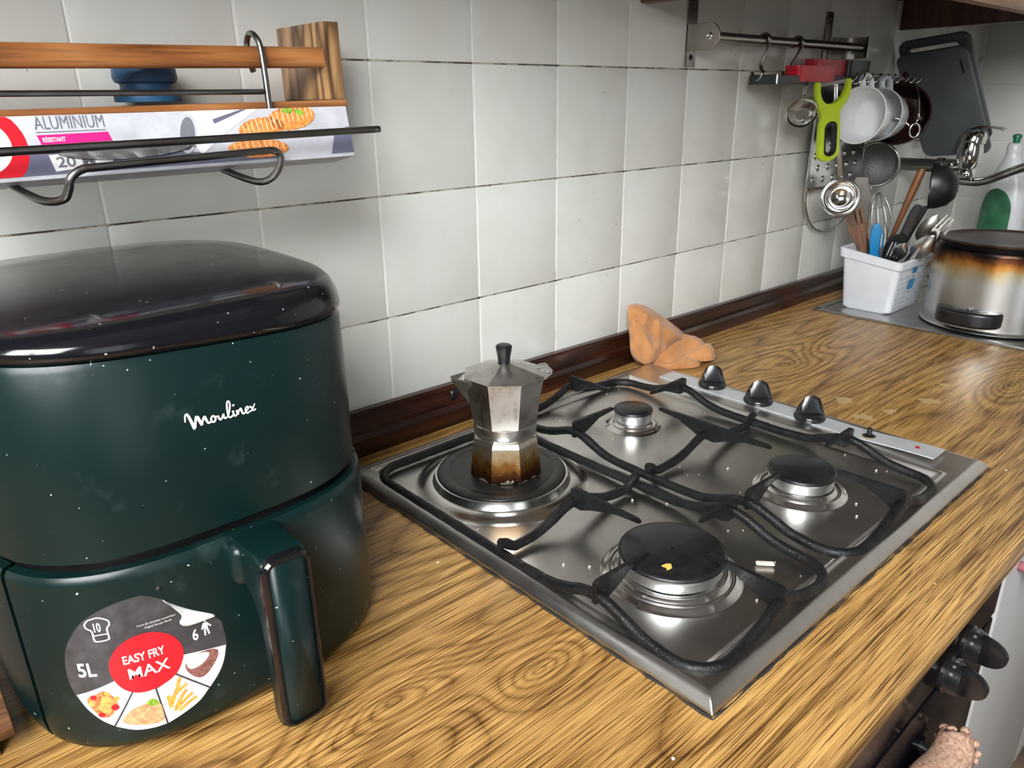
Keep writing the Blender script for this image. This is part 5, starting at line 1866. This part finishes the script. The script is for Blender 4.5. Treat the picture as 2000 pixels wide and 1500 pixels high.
q, L = utensil('black_spoon', 'short black plastic utensil handle with a rounded end', 'utensil', (1.105, -.145, Z0), (1.100, -.211, .2180), (-.7, -.7, 0))
MB().prism(smooth2([(-.007, 0), (.007, 0), (.0075, L * .5), (.0095, L * .80), (.0105, L * .93), (.006, L), (-.006, L), (-.0105, L * .93), (-.0095, L * .80), (-.0075, L * .5)], 3), 1, -.0035, .0035, .0012, 2).build('handle', M['blackplastic'], q, auto=40)
q, L = utensil('slotted_spoon', 'black slotted serving spoon low in the basket', 'utensil', (1.120, -.140, Z0), (1.088, -.190, .158), (-.6, -.8, 0))
mb = MB()
mb.prism(smooth2([(-.005, 0), (.005, 0), (.006, L * .45), (.016, L * .66), (.018, L * .86), (.010, L), (-.010, L), (-.018, L * .86), (-.016, L * .66), (-.006, L * .45)], 3), 1, -.0015, .0015, .0005, 1)
mb.build('spoon', M['blackplastic'], q)
for k in range(4):
    MB().prism([(-.011 + k * .0062, L * .70), (-.0085 + k * .0062, L * .70), (-.0085 + k * .0062, L * .90), (-.011 + k * .0062, L * .90)], 1, -.0018, .0018).build('slot', m_slot, q)
q, L = utensil('tablespoon', 'dark steel tablespoon leaning towards the pot', 'spoon', (1.135, -.150, Z0), (1.150, -.2300, .1965), (-.6, -.6, .4))
spoon_mesh(L, .060, .036).build('spoon', M['railsteel'], q, auto=60)  # duller, darker steel than the plain cutlery
q, L = utensil('table_fork', 'steel fork leaning far right towards the upturned pot', 'fork', (1.110, -.140, Z0), (1.112, -.2700, .1985), (-.7, -.5, .5))
fork_mesh(L, .060, .0125).build('fork', M['cutlery'], q)
q, L = utensil('tablespoon', 'bright steel tablespoon lying lowest at the basket rim', 'spoon', (1.110, -.135, Z0), (1.096, -.2500, .1640), (-.6, -.5, .5))
spoon_mesh(L, .058, .036).build('spoon', M['cutlery'], q, auto=60)
q, L = utensil('teaspoon', 'small steel teaspoon bowl showing above the front of the basket rim', 'spoon', (1.150, -.125, Z0), (1.090, -.2000, .1450), (-.7, -.6, .4))
spoon_mesh(L, .046, .030).build('spoon', M['cutlery'], q, auto=60)
q, L = utensil('dessert_fork', 'short steel dessert fork at the front rim of the basket', 'fork', (1.135, -.125, Z0), (1.082, -.1800, .1330), (-.8, -.6, 0))
fork_mesh(L, .046, .009, 3).build('fork', M['railsteel'], q)

# upturned pot
t = thing('cooking_pot', 'large steel cooking pot turned upside down, its base scorched black and orange', 'pot', (1.150, -.360, .0050))
MB().lathe([(.1235, 0), (.1250, .0015), (.1235, .0040), (.1185, .0060), (.1180, .012), (.1180, .142), (.1170, .1480), (.1150, .1500), (.1150, .1580), (.1120, .1600), (.1080, .1603)], 96).build('wall', M['pot'], t, auto=40)
MB().lathe([(.1140, .1480), (.1140, .1590), (.1100, .1612), (.1030, .1612), (.1015, .1604), (.060, .1606), (.001, .1608)], 96).build('base_disc', M['potbase'], t, auto=40)
MB().lathe([(.1235, .0), (.1160, .0), (.1160, .145), (.001, .146)], 64).build('inside', M['sinksteel'], t)
hd0 = math.atan2(-.36 + .436, 1.15 - 1.055)
hang = math.atan2(.006, -.135)
for a in (hang, hang + PI):
    mtb = Matrix.Rotation(a, 4, 'Z')
    outl = []
    for k in range(15):
        th = -PI / 2 + PI * k / 14
        outl.append((.110 + .044 * max(0, math.cos(th)) ** .7, .056 * math.sin(th)))
    pl = [(p[0] - (.0 if abs(p[1]) < .049 else .0), p[1]) for p in outl]
    ho = MB().prism(pl, 2, .0170, .0450, .0060, 3, mtb).build('side_handle', M['blackplastic'], t, auto=40)
    MB().prism([(.1175, -.030), (.1330, -.026), (.1345, 0), (.1330, .026), (.1175, .030)], 2, .0446, .0454, 0, 1, mtb).build('handle_recess', M['blackgloss'], ho)
    MB().lathe([(0, .0022), (.0025, .0018), (.0034, 0)], 14, mtb @ Matrix.Translation((.126, 0, .0454))).build('screw', M['chrome'], ho)
q = thing('drainer_spoon', 'steel spoon handle sticking out from under the upturned pot', 'spoon', matrix=frame((1.083, -.4660, .0062), (-.40, -.86, .0), (0, 0, 1)), group=None)
MB().tube(catmull([(0, -.02, -.012), (.000, .0, .0), (.001, .012, .020), (.0, .040, .045)], 6), .0042, 10, flat=1.6).build('handle', M['cutlery'], q)

# ================================================================== FAUCET, BOARDS, BOTTLE
t = thing('faucet', 'chrome wall-mounted mixer tap over the sink', 'tap', (1.445, -.006, .268))
MB().lathe([(0, 0), (.026, 0), (.026, .004), (.020, .009), (.0135, .010)], 32, Matrix.Rotation(PI / 2, 4, 'X')).build('wall_rose', M['railsteel'], t, auto=50)
MB().tube([(0, 0, 0), (0, -.106, -.001)], .0145, 24).build('supply_pipe', M['railsteel'], t, auto=60)
MB().lathe([(.0145, .0), (.0185, .002), (.0185, .016), (.0150, .018), (.0165, .022), (.0165, .036), (.0130, .040)], 28, Matrix.Translation((0, -.100, -.001)) @ Matrix.Rotation(PI / 2, 4, 'X')).build('union_nut', M['chrome'], t, auto=30)
vb = MB()
vb.lathe([(.001, -.038), (.0165, -.038), (.0180, -.036), (.0180, -.020), (.0150, -.017), (.0200, -.010), (.0255, .004), (.0265, .022), (.0240, .040), (.0225, .044), (.001, .046)], 36, Matrix.Translation((0, -.166, .013)))
vb.tube([(0, -.135, -.001), (0, -.160, .004)], .0125, 20)
vb.build('valve_body', M['chrome'], t, auto=50)
mb = MB()
mb.lathe([(.0225, .0), (.0270, .004), (.0262, .016), (.0200, .026), (.0100, .031), (.001, .032)], 32, Matrix.Translation((0, -.166, .052)) @ Matrix.Rotation(.22, 4, 'X'))
lev = catmull([(0, -.160, .080), (0, -.185, .0865), (0, -.215, .0835), (0, -.228, .0795)], 5)
mb.sweep([[p + Vector((sx_, 0, sz_)) for sx_, sz_ in ((-.013, -.0022), (.013, -.0022), (.013, .0022), (-.013, .0022))] for p in lev])
mb.build('lever', M['chrome'], t, auto=50)
MB().tube(catmull([(0, -.150, -.030), (.001, -.170, -.032), (.002, -.195, -.031), (.004, -.222, -.022), (.008, -.262, -.002), (.012, -.320, .022), (.014, -.350, .022), (.014, -.362, .004)], 6), .0092, 18).build('spout', M['chrome'], t, auto=60)


def cutting_board(label, A, U, V_, th, slot):
    U, V_ = Vector(U), Vector(V_)
    w_, h_ = U.length, V_.length
    un, vn = U.normalized(), V_.normalized()
    x_ = (un - vn * (un.dot(vn) * .5)).normalized()
    y_ = (V_ - x_ * V_.dot(x_)).normalized()
    z_ = x_.cross(y_)
    m_ = Matrix((x_, y_, z_)).transposed().to_4x4()
    m_.translation = Vector(A)
    q = thing('cutting_board', label, 'cutting board', matrix=m_, group='cutting boards behind the tap')
    bo_ = MB().prism(rrect(0, w_, 0, h_, .020, 6), 2, -th / 2, th / 2, .0018, 2).build('board', M['board'], q, auto=40)
    c_ = MB().prism(rrect(*slot, min(slot[1] - slot[0], slot[3] - slot[2]) / 2.05, 6), 2, -.03, .03).build('cutter', M['board'], q)
    md_ = bo_.modifiers.new('slot', 'BOOLEAN')
    md_.object = c_
    md_.solver = 'EXACT'
    dg_ = bpy.context.evaluated_depsgraph_get()
    dg_.update()
    me_ = bpy.data.meshes.new_from_object(bo_.evaluated_get(dg_))
    bo_.modifiers.clear()
    bo_.data = me_
    bpy.data.objects.remove(c_)
    return q


cutting_board('smaller grey cutting board with a corner slot leaning in front behind the tap', (1.352, -.014, .502), (-.012, -.150, .004), (.150, -.066, -.215), .008, (.128, .136, .030, .062))
cutting_board('larger grey cutting board with a long grip slot, leaning behind the other board', (1.362, -.010, .530), (-.012, -.152, .004), (.145, -.060, -.215), .008, (.022, .128, .018, .034))

t = thing('detergent_bottle', 'white squeeze bottle with green label and cap behind the upturned pot', 'bottle', (1.640, -.205, .004))
bp2 = [(.046, .024, 0), (.056, .031, .006), (.058, .033, .060), (.056, .033, .150), (.051, .031, .190), (.044, .027, .222), (.032, .022, .252), (.0185, .018, .272), (.0160, .016, .284), (.0160, .016, .290)]


def oval(a_, b_, z, rz=math.radians(62), n=40):
    c, s_ = math.cos(rz), math.sin(rz)
    return [Vector((c * a_ * math.cos(k * 2 * PI / n) - s_ * b_ * math.sin(k * 2 * PI / n), s_ * a_ * math.cos(k * 2 * PI / n) + c * b_ * math.sin(k * 2 * PI / n), z)) for k in range(n)]


mb = MB()
mb.sweep([oval(*p) for p in bp2])
mb.build('body', M['bottle'], t, auto=50)
MB().lathe([(.0165, .286), (.0172, .300), (.0150, .306), (.0120, .308), (.001, .308)], 28).build('collar', M['bottle'], t, auto=40)
MB().lathe([(.0070, .308), (.0080, .314), (.0075, .318), (.0100, .320), (.0095, .326), (.001, .329)], 20).build('cap', M['capgreen'], t, auto=40)
# label wrapped round the side facing the room
mb = MB()
V, F = [], []
rows = 36
for i in range(rows + 1):
    z = .020 + (.205 - .020) * i / rows
    for r in range(len(bp2) - 1):
        if bp2[r][2] <= z <= bp2[r + 1][2]:
            q = (z - bp2[r][2]) / (bp2[r + 1][2] - bp2[r][2])
            a_, b_ = bp2[r][0] + (bp2[r + 1][0] - bp2[r][0]) * q, bp2[r][1] + (bp2[r + 1][1] - bp2[r][1]) * q
            break
    half = .86 * (1 if i < rows - 10 else math.sqrt(max(0.004, 1 - ((i - rows + 10) / 10.02) ** 2)))
    for k in range(13):
        th = 1.62 + half * (k / 6 - 1)
        c, s_ = math.cos(math.radians(62)), math.sin(math.radians(62))
        ex, ey = (a_ + .0004) * math.cos(th), (b_ + .0004) * math.sin(th)
        V.append((c * ex - s_ * ey, s_ * ex + c * ey, z))
F = [(i * 13 + k, i * 13 + k + 1, (i + 1) * 13 + k + 1, (i + 1) * 13 + k) for i in range(rows) for k in range(12)]
MB().add(V, F, True).build('label_sheet', M['bottlegreen'], t)
# shoulder ribs
for k in range(6):
    th = 1.62 + .42 * (k / 2.5 - 1)
    P = []
    for j in range(5):
        z = .213 + .028 * j / 4
        q = (z - .190) / (.252 - .190)
        a_, b_ = .051 - .019 * q, .031 - .009 * q
        c, s_ = math.cos(math.radians(62)), math.sin(math.radians(62))
        ex, ey = a_ * math.cos(th), b_ * math.sin(th)
        P.append((c * ex - s_ * ey, s_ * ex + c * ey, z))
    MB().tube(P, [.0008, .0022, .0026, .0022, .0008], 8).build('shoulder_rib', M['bottle'], t)

# ================================================================== WOODEN STAND at the far left, CRUMBS
t = thing('wooden_stand', 'small dark wooden stand with a projecting top at the left of the air fryer', 'stand', (-.575, -.215, 0))
MB().box((-.080, -.045, 0), (.0790, .075, .018), .001).build('foot_block', M['standwood'], t, auto=40)
MB().box((-.090, -.055, .0185), (.0900, .085, .0270), .002).build('top_board', M['standwood'], t, auto=40)

o = MB().box((-.0085, -.0028, 0), (.0085, .0028, .0024), .0008, 1).build('crumb_strip', M['crumb'])
o.location = (.0835, -.5015, .0068)
o.rotation_euler = (0, 0, math.radians(-48))
tag(o, 'white strip of paper scrap lying on the hob between the front burners', 'scrap')
mb = MB()
mb.prism([(-.005, -.003), (.001, -.004), (.005, .000), (.002, .003), (-.003, .004), (-.002, .0)], 2, 0, .0012)
o = mb.build('yellow_crumb', M['yellowcrumb'])
o.location = (-.0195, -.4640, .0334)
tag(o, 'tiny yellow crumb on the largest burner cap', 'crumb')
mb = MB()
rnd = random.Random(11)
for k in range(80):
    x, y = rnd.uniform(HX0 + .03, HX1 - .09), rnd.uniform(HY0 + .035, HY1 - .03)
    if any(math.hypot(x - a, y - b_) < r for a, b_, r in ((.010, -.4475, .075), (.247, -.448, .06), (.25, -.204, .045), (.014, -.203, .105))):
        continue
    s_ = rnd.choice([.0003, .0004, .0005, .0008])
    mb.box((x - s_, y - s_, ZB + .0001), (x + s_, y + s_, ZB + .0001 + s_ * 1.4))
for k in range(46):
    x, y = rnd.uniform(-.25, .55), rnd.uniform(-.64, -.05)
    if HX0 - .01 < x < HX1 + .01 and y > HY0 - .01:
        continue
    if x < -.19 and y > -.42:
        continue
    s_ = rnd.choice([.0005, .0007, .0009])
    mb.box((x - s_, y - s_, .0002), (x + s_, y + s_, .0002 + s_))
tag(mb.build('crumbs', M['crumb']), 'pale specks of crumbs scattered over hob and counter', 'crumbs', kind='stuff')
